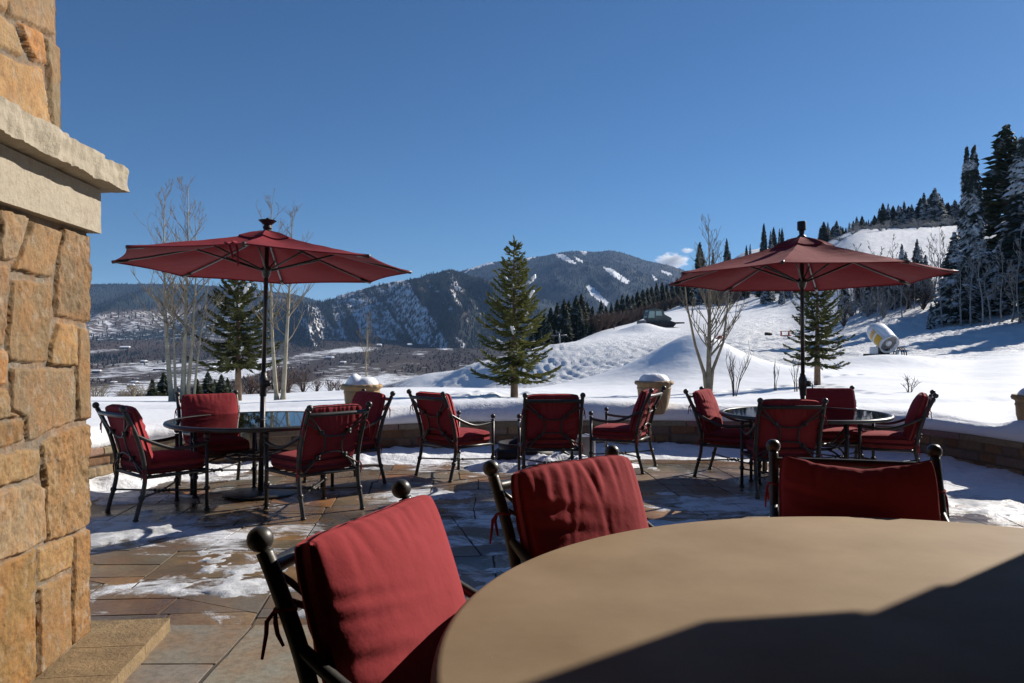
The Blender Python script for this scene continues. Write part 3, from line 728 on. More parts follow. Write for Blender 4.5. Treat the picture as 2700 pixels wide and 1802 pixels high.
hewn('frieze', 2.1, 3.625, 2.0, 2.2, .038, -1.1, .004, pil, .02, 6, 2)
hewn('ledge', 2.1, 3.715, 2.205, 2.315, .129, -1.1, .021, pil, .011, 8, 5)
hewn('plinth', 3.43, 3.77, HF - .02, .172, .30, -1.0, .006, pil, .02, 6, 8)
hewn('plinth', 3.12, 3.426, HF - .02, .172, .30, -1.0, .006, pil, .015, 6, 8)
hewn('plinth', 1.9, 3.117, HF - .02, .172, .30, -1.0, .006, pil, .02, 6, 8)

# right-hand pillar and porch roof of the lodge (beyond the frame; they throw the shade on the stone table)
lodge = empty('lodge_porch', (3.6, 3.5, HF), 0, 'unseen lodge porch with stone column, timber roof shaped and walls added for shade', 'porch')
def L_(mb, nm, mat): return mb.build(nm, mat, lodge, smooth=False)
def rel(p): return (p[0] - 3.6, p[1] - 3.5, p[2] - HF)
c53 = math.radians(90 - 51.5)
def at_sn(s, n):
    a = math.radians(51.5); sx, sy = math.sin(a), math.cos(a); return (s * sx - n * sy, s * sy + n * sx)
# column: long side parallel to the sun's bearing so its edge throws one straight line
cx, cy = at_sn(5.3, .488)
L_(MB().box(rel((cx, cy, 1.405)), (.7, .86, 2.58), c53), 'column', M['capstone'])
cx, cy = at_sn(5.3, .46)
L_(MB().box(rel((cx, cy, 2.745)), (.76, .96, .096), c53), 'column_cap', M['capstone'])
cx, cy = at_sn(5.3, .64)
mb = MB()
a0 = [at_sn(4.95, -.3), at_sn(4.95, 1.02), at_sn(4.95, 1.20), at_sn(4.95, -.3)]
pts = [(-.3, 2.80), (.968, 2.80), (1.157, 2.985), (1.157, 3.50), (-.3, 3.50)]
vs_ = [rel((*at_sn(4.98, n), z)) for n, z in pts] + [rel((*at_sn(5.5, n), z)) for n, z in pts]
mb.add(vs_, [(4, 3, 2, 1, 0), (5, 6, 7, 8, 9)] + [(k, (k + 1) % 5, 5 + (k + 1) % 5, 5 + k) for k in range(5)])
L_(mb, 'bracket', M['wood'])
L_(MB().box(rel((4.55, .55, 3.62)), (7.1, 7.5, .16)).box(rel((-1.96, -.05, 3.62)), (5.9, 6.3, .16)), 'roof', M['wood'])  # unseen roof, its reach shaped to keep sky light off the table
L_(MB().box(rel((5.6, -.5, 1.9)), (.3, 5.2, 3.3)), 'shade_wall', M['wood'])  # both side walls are unseen, added in dark timber to cut sky light
L_(MB().box(rel((-2.6, -.6, 1.9)), (.3, 5.0, 3.3)), 'shade_wall', M['wood'])
L_(MB().box(rel((1.6, -3.2, 1.8)), (13, .3, 3.5)), 'wall', M['wood'])  # unseen back wall, added to dim the ambient light

# ------------------------------------------------------------------ patio chair
def bez(P, n=10):
    return [tuple(p) for p in smooth_path(P, n)]
def cushion_mesh(w, h, T, seed, slump=0.0, pleat=1.0, nu=72, nv=52, full=.60, rimw=.027, lnmax=.5, flat=1.0):
    """upright box cushion: x across, z up, y thickness (front = +y)"""
    u = np.linspace(-1, 1, nu); v = np.linspace(-1, 1, nv); U, V = np.meshgrid(u, v, indexing='ij')
    pw = 2.6
    ed = (1 - np.abs(U) ** pw).clip(0) * (1 - np.abs(V) ** pw).clip(0)
    ed = ed ** full
    cr = (np.abs(U) * np.abs(V)) ** 4
    x = U * w / 2 * (1 - .075 * cr - .010 * (1 - V ** 2)); z0 = V * h / 2 * (1 - .09 * cr - .022 * (1 - U ** 2))
    sag = slump * (1 - U ** 2) * ((V + 1) / 2) ** 3
    rnd = np.random.default_rng(seed)
    out = []
    for sgn in (1, -1):
        up = (1 - V) / 2 * 2.0   # distance from top seam
        folds = 0
        for k in range(11):
            c_ = -.9 + 1.8 * (k + rnd.uniform(0, 1)) / 11; wd = rnd.uniform(.03, .055); ln = rnd.uniform(.10, lnmax); sl = rnd.uniform(-.12, .28)
            folds = folds - rnd.uniform(.5, 1.2) * np.exp(-((U - c_ - sl * up) / wd) ** 2) * np.exp(-up / ln) + .45 * np.exp(-((U - c_ - .09 - sl * up) / wd) ** 2) * np.exp(-up / ln)
        for k in range(5):   # side gathers
            c_ = -.75 + .3 * k + rnd.uniform(-.08, .08); wd = rnd.uniform(.035, .06)
            folds = folds - 1.5 * np.exp(-((V - c_ + .22 * (1 - U)) / wd) ** 2) * np.exp(-(1 - U) / .38) + .8 * np.exp(-((V - c_ - .11 + .22 * (1 - U)) / wd) ** 2) * np.exp(-(1 - U) / .38)
        lump = fbm(U * 1.7, V * 1.7, seed + 3 * sgn, 3)
        y = sgn * (T / 2 * (1.0 if sgn > 0 else flat) * ed * (1 + .16 * lump)) + sgn * .0105 * pleat * folds * np.clip(ed * 1.6, 0, 1)
        if slump: y = y + sgn * slump * .22 * np.exp(-((V - .25 + .5 * (1 - U ** 2)) / .10) ** 2) * (np.abs(U) < .95) * (1 - np.abs(U))
        zz = z0 - sag + .008 * fbm(U * 6, V * 2, seed + 1.5, 2) * (V > .6) * (.4 + ed)
        out.append(np.stack([x, y, zz], -1).reshape(-1, 3))
    f1 = grid_faces(nu, nv)[:, ::-1]; f2 = grid_faces(nu, nv) + nu * nv
    # bridge rim
    idx = lambda i, j: i * nv + j
    rim = [idx(i, 0) for i in range(nu)] + [idx(nu - 1, j) for j in range(1, nv)] + [idx(i, nv - 1) for i in range(nu - 2, -1, -1)] + [idx(0, j) for j in range(nv - 2, 0, -1)]
    n_ = nu * nv
    V_ = np.concatenate(out); V_[:, 1] += np.r_[np.full(n_, rimw), np.full(n_, -rimw)]; V_[rim, 1] -= rimw * .3; V_[[r + n_ for r in rim], 1] += rimw * .3
    fb = [(rim[k], rim[(k + 1) % len(rim)], rim[(k + 1) % len(rim)] + n_, rim[k] + n_) for k in range(len(rim))]
    return V_, f1.tolist() + f2.tolist() + fb

W2 = .30
REARC = [(-.35, 0), (-.325, .10), (-.285, .24), (-.27, .37), (-.285, .52), (-.335, .70), (-.405, .86), (-.435, .92)]
def rear_y(z): return float(np.interp(z, [b for a, b in REARC], [a for a, b in REARC]))
LEAN = math.atan2(.155, .5)
def make_chair(name, seed, slump=0.0, pleat=1.0, lnmax=.5, drop=0.0):
    t = empty(name)
    R = M['iron']
    for sx in (-1, 1):
        mb = MB(); pts = bez([(sx * W2, a, b) for a, b in REARC], 4)
        mb.tube(pts, [.019 if p[2] < .37 else .0195 for p in pts], 10)
        mb.ball((sx * W2, rear_y(.19), .19), .027, 12, 8); mb.ball((sx * W2, rear_y(.015), .012), .026, 12, 6, (1, 1, .5))
        lg = mb.build('leg', R, t)
        MB().ball((sx * W2, -.447, .946), .029, 18, 12).build('finial', R, lg)
        mb = MB(); mb.tube([(sx * W2, .27, 0), (sx * W2, .27, .63)], .0165, 10); mb.ball((sx * W2, .27, .20), .027, 12, 8); mb.ball((sx * W2, .27, .012), .028, 12, 6, (1, 1, .5))
        mb.ball((sx * W2, .27, .625), .022, 12, 6, (1, 1, .6))
        lg = mb.build('leg', R, t)
        MB().ball((sx * W2, .27, .667), .027, 16, 10).build('finial', R, lg)
        mb = MB(); mb.tube(bez([(sx * W2, rear_y(.72), .72), (sx * (W2 + .012), -.20, .645), (sx * (W2 + .015), -.03, .585), (sx * (W2 + .01), .13, .585), (sx * W2, .27, .605)], 6), .0155, 8)
        mb.build('armrest', R, t)
    mb = MB()
    for sx in (-1, 1): mb.tube([(sx * W2, -.27, .36), (sx * W2, .27, .36)], .016, 8)
    mb.tube([(-W2, .27, .36), (W2, .27, .36)], .016, 8); mb.tube([(-W2, -.27, .36), (W2, -.27, .36)], .016, 8)
    for k in range(4): mb.tube([(-W2, -.18 + .12 * k, .357), (W2, -.18 + .12 * k, .357)], .007, 6)
    mb.build('seat_frame', R, t)
    mb = MB()
    mb.tube(bez([(-W2, rear_y(.885), .885), (-.15, rear_y(.885) - .020, .885), (.15, rear_y(.885) - .020, .885), (W2, rear_y(.885), .885)], 6), .019, 10)
    mb.build('top_rail', R, t)
    # scroll work: four bowed rods clasped in four places
    def bp(x, z): return (x, rear_y(z) - .010 - .018 * (1 - (x / W2) ** 2), z)
    mb = MB(); zc = .615
    for a in range(4):
        pts = []
        for k in range(15):
            q = k / 14; s_ = (q - .5) * 2
            # bowed rod: comes in from a corner, bows toward the centre, leaves to the next corner
            along = s_ * .285; inn = .085 + .20 * abs(s_) ** 2.2
            if abs(s_) > .46: inn = .085 + .20 * .46 ** 2.2 + (abs(s_) - .46) * .40
            x, z = {0: (along, inn), 1: (inn, along), 2: (along, -inn), 3: (-inn, along)}[a]
            zz = zc + z * .80
            pts.append(bp(max(-W2, min(W2, x)), max(.37, min(.875, zz))))
        mb.tube(pts, .0085, 6)
    for sx in (-1, 1):
        for sz in (-1, 1):
            p = bp(sx * .137, zc + sz * .108); mb.box(p, (.038, .034, .038), 0)
            mb.box((p[0], p[1] - .002, p[2] + .016), (.026, .040, .010)); mb.box((p[0], p[1] - .002, p[2] - .016), (.026, .040, .010))
    mb.build('back_scroll', R, t)
    # stretcher: two bowed rods tied in the middle
    mb = MB()
    for sx in (-1, 1):
        mb.tube(bez([(sx * W2, rear_y(.19), .19), (sx * .17, -.17, .185), (sx * .035, -.03, .18), (sx * .035, .03, .18), (sx * .17, .15, .185), (sx * W2, .27, .19)], 5), .0085, 6)
        for yy in (-.045, .045): mb.ball((sx * .04, yy, .18), .016, 8, 6)
    mb.tube([(-.05, 0, .18), (.05, 0, .18)], .013, 6); mb.tube([(-.05, .03, .18), (.05, .03, .18)], .008, 6); mb.tube([(-.05, -.03, .18), (.05, -.03, .18)], .008, 6)
    mb.build('stretcher', R, t)
    # seat cushion
    v, f = cushion_mesh(.555, .57, .085, seed + 40, 0, .3, 36, 36, .42, .042)
    v = np.stack([v[:, 0], v[:, 2] + .005, v[:, 1] + .437], -1)
    mesh_obj('seat_cushion', v, [tuple(reversed(q)) for q in f], M['fabric'], t)
    # back cushion
    v, f = cushion_mesh(.575, .54, .135, seed, slump, pleat, lnmax=lnmax, flat=.35)
    cl, sl_ = math.cos(LEAN), math.sin(LEAN)
    y = v[:, 1]; z = v[:, 2]
    v = np.stack([v[:, 0], y * cl - z * sl_ - .286, y * sl_ + z * cl + .700 - drop], -1)
    bc = mesh_obj('back_cushion', v, f, M['fabric'], t)
    rnd = random.Random(seed)
    for sx in (-1, 1):
        for zz in (.80, .42):
            yy = rear_y(zz); mb = MB()
            a = [(sx * (W2 + .022) * 1.0 + .0 if k % 2 else 0, 0, 0) for k in range(2)]
            ring = [(sx * W2 + .023 * math.cos(q), yy + .023 * math.sin(q), zz + .004 * math.sin(2 * q)) for q in np.linspace(0, 2 * PI, 11)]
            mb.tube(ring, .0042, 5, False)
            for k in range(2):
                e = rnd.uniform(-.012, .012); mb.tube([(sx * (W2 + .018), yy - .012, zz), (sx * (W2 + .026), yy - .016 + e, zz - .025), (sx * (W2 + .022 + .008 * k), yy - .014 + e, zz - .05), (sx * (W2 + .020 + .012 * k), yy - .012 + 2 * e, zz - .075 - .03 * k)], [.004, .0055, .005, .0035], 5)
            mb.build('tie', M['fabric'], bc)
    return t
chA = make_chair('patio_chair', 3, 0, .85, .75)
chB = make_chair('patio_chair', 8, .06, .9, .4, .015)
chC = make_chair('patio_chair', 15, .012, .62, .28)
GRP = 'red cushioned iron patio chairs'
def heading(fx, fy): return math.atan2(-fx, fy)     # local +y -> (fx, fy)
CH = [
 # proto, x, y, fx, fy, z, label
 (0, -3.12, 7.03, .68, .735, 0, 'red iron chair at the left glass table, nearest the stone pillar'),
 (0, -1.80, 7.10, -.72, .69, 0, 'red iron chair in front of the left glass table, back turned to the viewer'),
 (2, -3.04, 8.13, .55, -.83, 0, 'red iron chair behind the left glass table, cushion front in full sun'),
 (0, -1.81, 8.37, -.75, -.66, 0, 'red iron chair before the two-humped urn, half hidden behind another chair'),
 (2, -.616, 8.88, .72, .69, 0, 'red iron chair left of the low fire pit, empty seat turned to the right'),
 (0, .40, 8.60, -.08, 1, 0, 'red iron chair directly in front of the fire pit, back to the viewer'),
 (2, 1.29, 9.37, -.91, .41, 0, 'red iron chair right of the low fire pit, facing left'),
 (0, 2.48, 8.85, .86, -.5, 0, 'red iron chair on the left of the right glass table, facing right'),
 (0, 2.66, 7.86, .05, 1, 0, 'red iron chair in front of the right glass table, back to the viewer'),
 (2, 4.09, 8.59, -.90, .43, 0, 'red iron chair on the right of the right glass table, facing left'),
 (2, 3.75, 9.08, -.1, -1, 0, 'red iron chair behind the right glass table, cushion front in shade'),
]
def from_balls(mx, my, fx, fy):
    l = math.hypot(fx, fy); return mx + .447 * fx / l, my + .447 * fy / l
for (mx, my, fx, fy, pr, lab) in [(-.449, 2.07, .934, -.356, 2, 'red iron chair nearest the viewer, at the left of the big stone table'),
                                  (.164, 2.96, .65, -.76, 0, 'red iron chair with pleated sunlit cushion at the far left of the stone table'),
                                  (1.406, 3.265, -.26, -.965, 1, 'red iron chair behind the big stone table with a shaded, slumped cushion')]:
    x, y = from_balls(mx, my, fx, fy); CH.append((pr, x, y, fx, fy, HF, lab))
protos = [chA, chB, chC]; used = [False] * 3
for pr, x, y, fx, fy, z, lab in CH:
    o = protos[pr] if not used[pr] else copy_tree(protos[pr]); used[pr] = True
    o.location = (x, y, z); o.rotation_euler = (0, 0, heading(fx, fy)); tag(o, lab, 'chair', GRP)
    if z: o.scale = ({2: 1.08, 0: 1.04, 1: 1.03}[pr], 1, 1)

# ------------------------------------------------------------------ tables and umbrellas
tt = empty('stone_table', (1.122, 1.664, HF), 0, 'big round tan stone topped table in front, half in dark shade', 'table')
tt.scale = (1.01, 1.01, 1)
pr = [(0, .69), (1.20, .69), (1.255, .694), (1.272, .706), (1.275, .716), (1.272, .728), (1.262, .737), (1.25, .740), (0, .740)]
MB().lathe(pr, 160).build('tabletop', M['table_stone'], tt, angle=.5)
MB().lathe([(.34, 0), (.34, .03), (.10, .07), (.075, .12), (.07, .58), (.11, .66), (.5, .686), (.5, .689)], 32).build('pedestal', M['iron'], tt, angle=.7)
def glass_table(name, x, y, label):
    t = empty(name, (x, y, 0), .4, label, 'table', 'round glass patio tables')
    rimr = .86
    pr = [(rimr - .035, .712), (rimr - .03, .703), (rimr, .70), (rimr + .02, .71), (rimr + .024, .722), (rimr + .016, .736), (rimr - .002, .741), (rimr - .03, .739), (rimr - .035, .73)]
    mb = MB(); n = 96; m = len(pr)
    vs_ = [(r * math.cos(2 * PI * k / n), r * math.sin(2 * PI * k / n), z) for r, z in pr for k in range(n)]
    mb.add(vs_, [(i * n + k, i * n + (k + 1) % n, ((i + 1) % m) * n + (k + 1) % n, ((i + 1) % m) * n + k) for i in range(m) for k in range(n)])
    mb.build('rim', M['iron'], t)
    MB().lathe([(.05, .727), (rimr - .03, .727), (rimr - .03, .735), (.05, .735)], 64).build('glass_top', M['glass'], t, smooth=False)
    for k in range(4):
        a = PI / 2 * k; d = (math.cos(a), math.sin(a)); mb = MB(); q = lambda r, z: (d[0] * r, d[1] * r, z)
        mb.tube([q(.60, 0), q(.60, .705)], .0185, 10); mb.ball(q(.60, .20), .030); mb.ball(q(.60, .56), .028); mb.ball(q(.60, .012), .032, 12, 6, (1, 1, .5))
        lg = mb.build('leg', M['iron'], t)
        mb = MB(); mb.tube(bez([q(.60, .56), q(.50, .47), q(.40, .40), q(.33, .385)], 5), .011, 7); mb.tube(bez([q(.60, .20), q(.55, .29), q(.44, .36), q(.33, .385)], 5), .011, 7)
        mb.build('brace', M['iron'], lg)
    mb = MB()
    for r_, rr_ in ((.33, .014), (.12, .010)):
        mb.tube([(r_ * math.cos(q), r_ * math.sin(q), .385) for q in np.linspace(0, 2 * PI, 41)], rr_, 8, False)
    for k in range(8):
        a = PI / 4 * k; mb.tube([(.12 * math.cos(a), .12 * math.sin(a), .385), (.33 * math.cos(a), .33 * math.sin(a), .385)], .007, 6)
    mb.build('shelf_ring', M['iron'], t)
    mb = MB(); mb.tube([(.045 * math.cos(q), .045 * math.sin(q), .733) for q in np.linspace(0, 2 * PI, 21)], .012, 6, False); mb.build('centre_ring', M['iron'], t)
    return t
glass_table('glass_table', -2.487, 7.80, 'round iron table with glass top under the left umbrella')
glass_table('glass_table', 3.143, 8.50, 'round iron table with glass top under the right umbrella')

def umbrella(x, y, rim, apex, R, a0, tilt, label, fin, crank):
    t = empty('patio_umbrella', (x, y, 0), 0, label, 'umbrella', 'red patio umbrellas')
    t.rotation_euler = (tilt[0], tilt[1], 0)
    MB().lathe([(.36, 0), (.36, .012), (.33, .022), (.06, .03), (.055, .034)], 40).build('base_plate', M['iron'], t, angle=.6)
    MB().tube([(0, 0, .02), (0, 0, crank)], .027, 14).build('lower_pole', M['iron'], t)
    MB().tube([(0, 0, crank - .02), (0, 0, apex - .03)], .0215, 14).build('pole', M['iron'], t)
    mb = MB(); mb.lathe([(.028, -.10), (.034, -.09), (.034, -.02), (.045, .0), (.045, .07), (.036, .10), (.030, .11), (.030, .14)], 16, (0, 0, crank)); mb.box((.05, -.01, crank + .03), (.05, .05, .06)); mb.tube([(.07, -.01, crank + .03), (.095, -.01, crank + .03), (.10, -.01, crank - .03)], .007, 6)
    mb.build('crank_box', M['iron'], t)
    # canopy
    n8 = 8; NR, NA = 22, 13
    V = []; Fc = []
    rv = .30            # vent radius
    def surf(r, ang, lift=0):
        # octagon with slightly hollow panels
        k = ((ang - a0) / (PI / 4)); fr_ = k - math.floor(k); w_ = fr_ * (1 - fr_) * 4
        oct_ = math.cos(PI / 8) / math.cos((fr_ - .5) * PI / 4)
        oct_ *= 1 - .035 * w_ * (r / R) ** 2
        rr_ = r * oct_
        q = r / R
        z = rim + (apex - .07 - rim) * (1 - q ** .93) - .045 * w_ * math.sin(PI * min(1, q)) * .9
        z += (.006 + .012 * max(0, 1 - q * 1.6)) * float(fbm(rr_ * math.cos(ang) * 6, rr_ * math.sin(ang) * 6, 3.3 + x, 3)) * (q < .97)
        return (rr_ * math.cos(ang), rr_ * math.sin(ang), z + lift)
    def shell(r0, r1, nr, lift, hem=0, th=.004):
        na = n8 * 8; V = []; F_ = []
        rs = [r0 + (r1 - r0) * i / nr for i in range(nr + 1)]
        for i, r in enumerate(rs):
            for k in range(na): V.append(surf(r, a0 + 2 * PI * k / na, lift(r) if callable(lift) else lift))
        m = nr + 1
        if hem:
            for k in range(na):
                p = V[nr * na + k]; kk = (k % 8) / 8; V.append((p[0] * .998, p[1] * .998, p[2] - hem * (1 - .3 * math.sin(PI * kk))))
            m += 1
        F_ = [(i * na + k, i * na + (k + 1) % na, (i + 1) * na + (k + 1) % na, (i + 1) * na + k) for i in range(m - 1) for k in range(na)]
        return V, F_
    v, f = shell(.22, R, 20, 0, .012); o = mesh_obj('canopy', v, f, M['canopy'], t, angle=.35)
    v, f = shell(.03, .33, 6, lambda r: .030 - .012 * (r / .33) + .010 * math.sin(r * 10), .02); mesh_obj('vent_cap', v, f, M['canopy'], o, angle=.35)
    hubz = rim + .005; topz = apex - .075
    MB().lathe([(.022, -.07), (.034, -.05), (.05, 0), (.05, .03), (.03, .05), (.022, .06)], 16, (0, 0, hubz - .05)).build('runner_hub', M['iron'], t)
    MB().lathe([(.022, -.03), (.05, -.02), (.05, .02), (.02, .05)], 16, (0, 0, topz)).build('top_hub', M['iron'], t)
    for k in range(8):
        a = a0 + PI / 4 * k; d = (math.cos(a), math.sin(a))
        def rp(r, dz=-.018): s = surf(r, a); return (s[0], s[1], s[2] + dz)
        mb = MB(); mb.tube([(d[0] * .05, d[1] * .05, topz), rp(.25), rp(.7), rp(1.1), rp(R - .02, -.012)], .010, 6)
        rb = mb.build('rib', M['alu'], t)
        p = rp(R - .05, -.014); MB().tube([rp(R - .15, -.016), rp(R - .003, -.008)], .017, 8).build('rib_tip', M['iron'], rb)
        j = rp(.66, -.03)
        MB().tube([(d[0] * .05, d[1] * .05, hubz - .04), j], .0095, 6).build('strut', M['iron_dull'], rb)
    # finial
    mb = MB()
    if fin == 'flare':
        mb.lathe([(.02, -.05), (.045, -.02), (.035, .01), (.055, .025), (.09, .055), (.075, .055), (.03, .03), (.018, .05), (.02, .075), (.008, .085)], 20, (0, 0, apex))
    else:
        mb.lathe([(.022, -.05), (.03, .01), (.046, .02), (.046, .105), (.043, .112), (.0, .112)], 20, (0, 0, apex))
    mb.build('finial', M['black'], t, angle=.6)
    if fin == 'flare':   # loose closing strap and care label
        mb = MB(); q = math.radians(-92)
        s1 = surf(.85, q, .008); s2 = surf(1.1, q, .012); s3 = surf(1.30, q + .06, .014); s4 = surf(1.42, q + .12, .0)
        mb.tube(bez([s1, s2, s3, (s4[0], s4[1] - .01, s4[2] - .02), (s4[0] + .03, s4[1], s4[2] - .12)], 6), .010, 5); s5 = surf(1.25, q + .1, .012)
        mb.tube(bez([s1, s5, (s4[0] + .06, s4[1], s4[2] - .03), (s4[0] + .07, s4[1] + .01, s4[2] - .18)], 6), .010, 5); mb.build('strap', M['canopy'], o)
        a = a0 + PI / 4 * 4; s1 = surf(.9, math.radians(108)); MB().box((s1[0], s1[1], s1[2] - .045), (.06, .01, .05)).build('care_tag', M['label'], o, smooth=False)
    return t
umbrella(-2.487, 7.80, 2.255, 2.665, 1.445, math.radians(-80), (-.045, .012), 'open red umbrella with flared black finial over the left glass table', 'flare', 1.06)
umbrella(3.143, 8.50, 2.19, 2.70, 1.48, math.radians(-117), (-.033, .004), 'open red umbrella with black cylindrical finial over the right glass table', 'cyl', 1.02)

# ------------------------------------------------------------------ urns on the wall
def urn(x, y, z0, s, label, snowshape):
    t = empty('garden_urn', (x, y, z0), 0, label, 'planter', 'urns standing on the snowy wall')
    pr = [(.15, 0), (.165, .02), (.17, .05), (.19, .12), (.215, .24), (.225, .33), (.232, .34), (.232, .355), (.226, .36), (.23, .385), (.255, .40), (.262, .42), (.255, .445), (.235, .45), (.21, .445), (.20, .42), (0, .42)]
    n = 72; vs_ = []
    for i, (r, z) in enumerate(pr):
        for k in range(n):
            a = 2 * PI * k / n; rr_ = r
            if .395 < z < .447 and r > .24: rr_ += .007 * math.sin(k * 2 * PI / 4 + z * 60)          # rope rim
            if .05 < z < .33: rr_ += .006 * max(0, math.sin(a * 9 + 2.5 * math.sin(z * 18))) * math.sin((z - .05) / .28 * PI) # relief
            vs_.append((rr_ * math.cos(a) * s, rr_ * math.sin(a) * s, z * s))
    f = [(i * n + k, i * n + (k + 1) % n, (i + 1) * n + (k + 1) % n, (i + 1) * n + k) for i in range(len(pr) - 1) for k in range(n)]
    mesh_obj('pot', vs_, f, M['urn'], t)
    vs_ = []; n = 32; m = 10
    for i in range(m + 1):
        th = PI / 2 * i / m; r = .215 * math.cos(th) ** .6 if i < m else 0
        for k in range(n):
            a = 2 * PI * k / n; xx = r * math.cos(a); yy = r * math.sin(a)
            h = .42 + .13 * math.sin(th) ** 1.2 * (1 + .25 * float(fbm(xx * 8 + x, yy * 8, 1)))
            if snowshape == 'saddle': h += .045 * math.exp(-((xx + .10) / .06) ** 2) - .03 * math.exp(-((xx + .0) / .06) ** 2)
            h += -.0 if i else -.02
            vs_.append((xx * s, yy * s, h * s))
    f = [(i * n + k, i * n + (k + 1) % n, (i + 1) * n + (k + 1) % n, (i + 1) * n + k) for i in range(m) for k in range(n)]
    mesh_obj('snow_cap', vs_, f, M['snow_lump'], t)
urn(-2.02, 10.62, .46, 1.05, 'tan rope-rimmed urn with a two-humped snow cap behind the left table', 'saddle')
urn(1.98, 11.0, .50, 1.02, 'tan rope-rimmed urn with a smooth snow dome behind the fire pit chairs', 'dome')
urn(5.85, 8.72, .43, 1.08, 'tan urn cut by the right edge of the view, on the wall end', 'dome')

# ------------------------------------------------------------------ fire pit
t = empty('fire_pit', (.36, 9.75, .0), .25, 'low dark fire pit with crossed legs and grey fuel box, half buried in snow', 'fire pit')
mb = MB(); mb.tube([(.30 * math.cos(q) - .28, .30 * math.sin(q) * .8, .22 + .13 * math.cos(q)) for q in np.linspace(0, 2 * PI, 33)], .055, 10, False); mb.build('rim', M['black'], t)
MB().lathe([(.0, .04), (.16, .05), (.27, .15), (.30, .25), (.27, .25), (.14, .12), (0, .11)], 28, (-.25, 0, .02)).build('bowl', M['iron_dull'], t)
mb = MB(); mb.tube([(-.62, -.26, .16), (-.2, -.30, .15), (.05, -.28, .14)], [.06, .085, .06], 12); mb.build('cover_roll', M['black'], t)
for p, q in (((-.30, -.34, .05), (.05, -.30, .36)), ((-.05, -.36, .33), (.38, -.34, .05)), ((.02, -.3, .06), (.52, -.2, .03))):
    MB().tube([p, q], .018, 8).build('leg', M['iron'], t)
mb = MB(); mb.box((.50, -.05, .20), (.22, .26, .26), .12); mb.build('fuel_box', M['steel'], t, smooth=False)
MB().box((.62, -.05, .2), (.02, .27, .28), .12).build('box_edge', M['white_paint'], t, smooth=False)

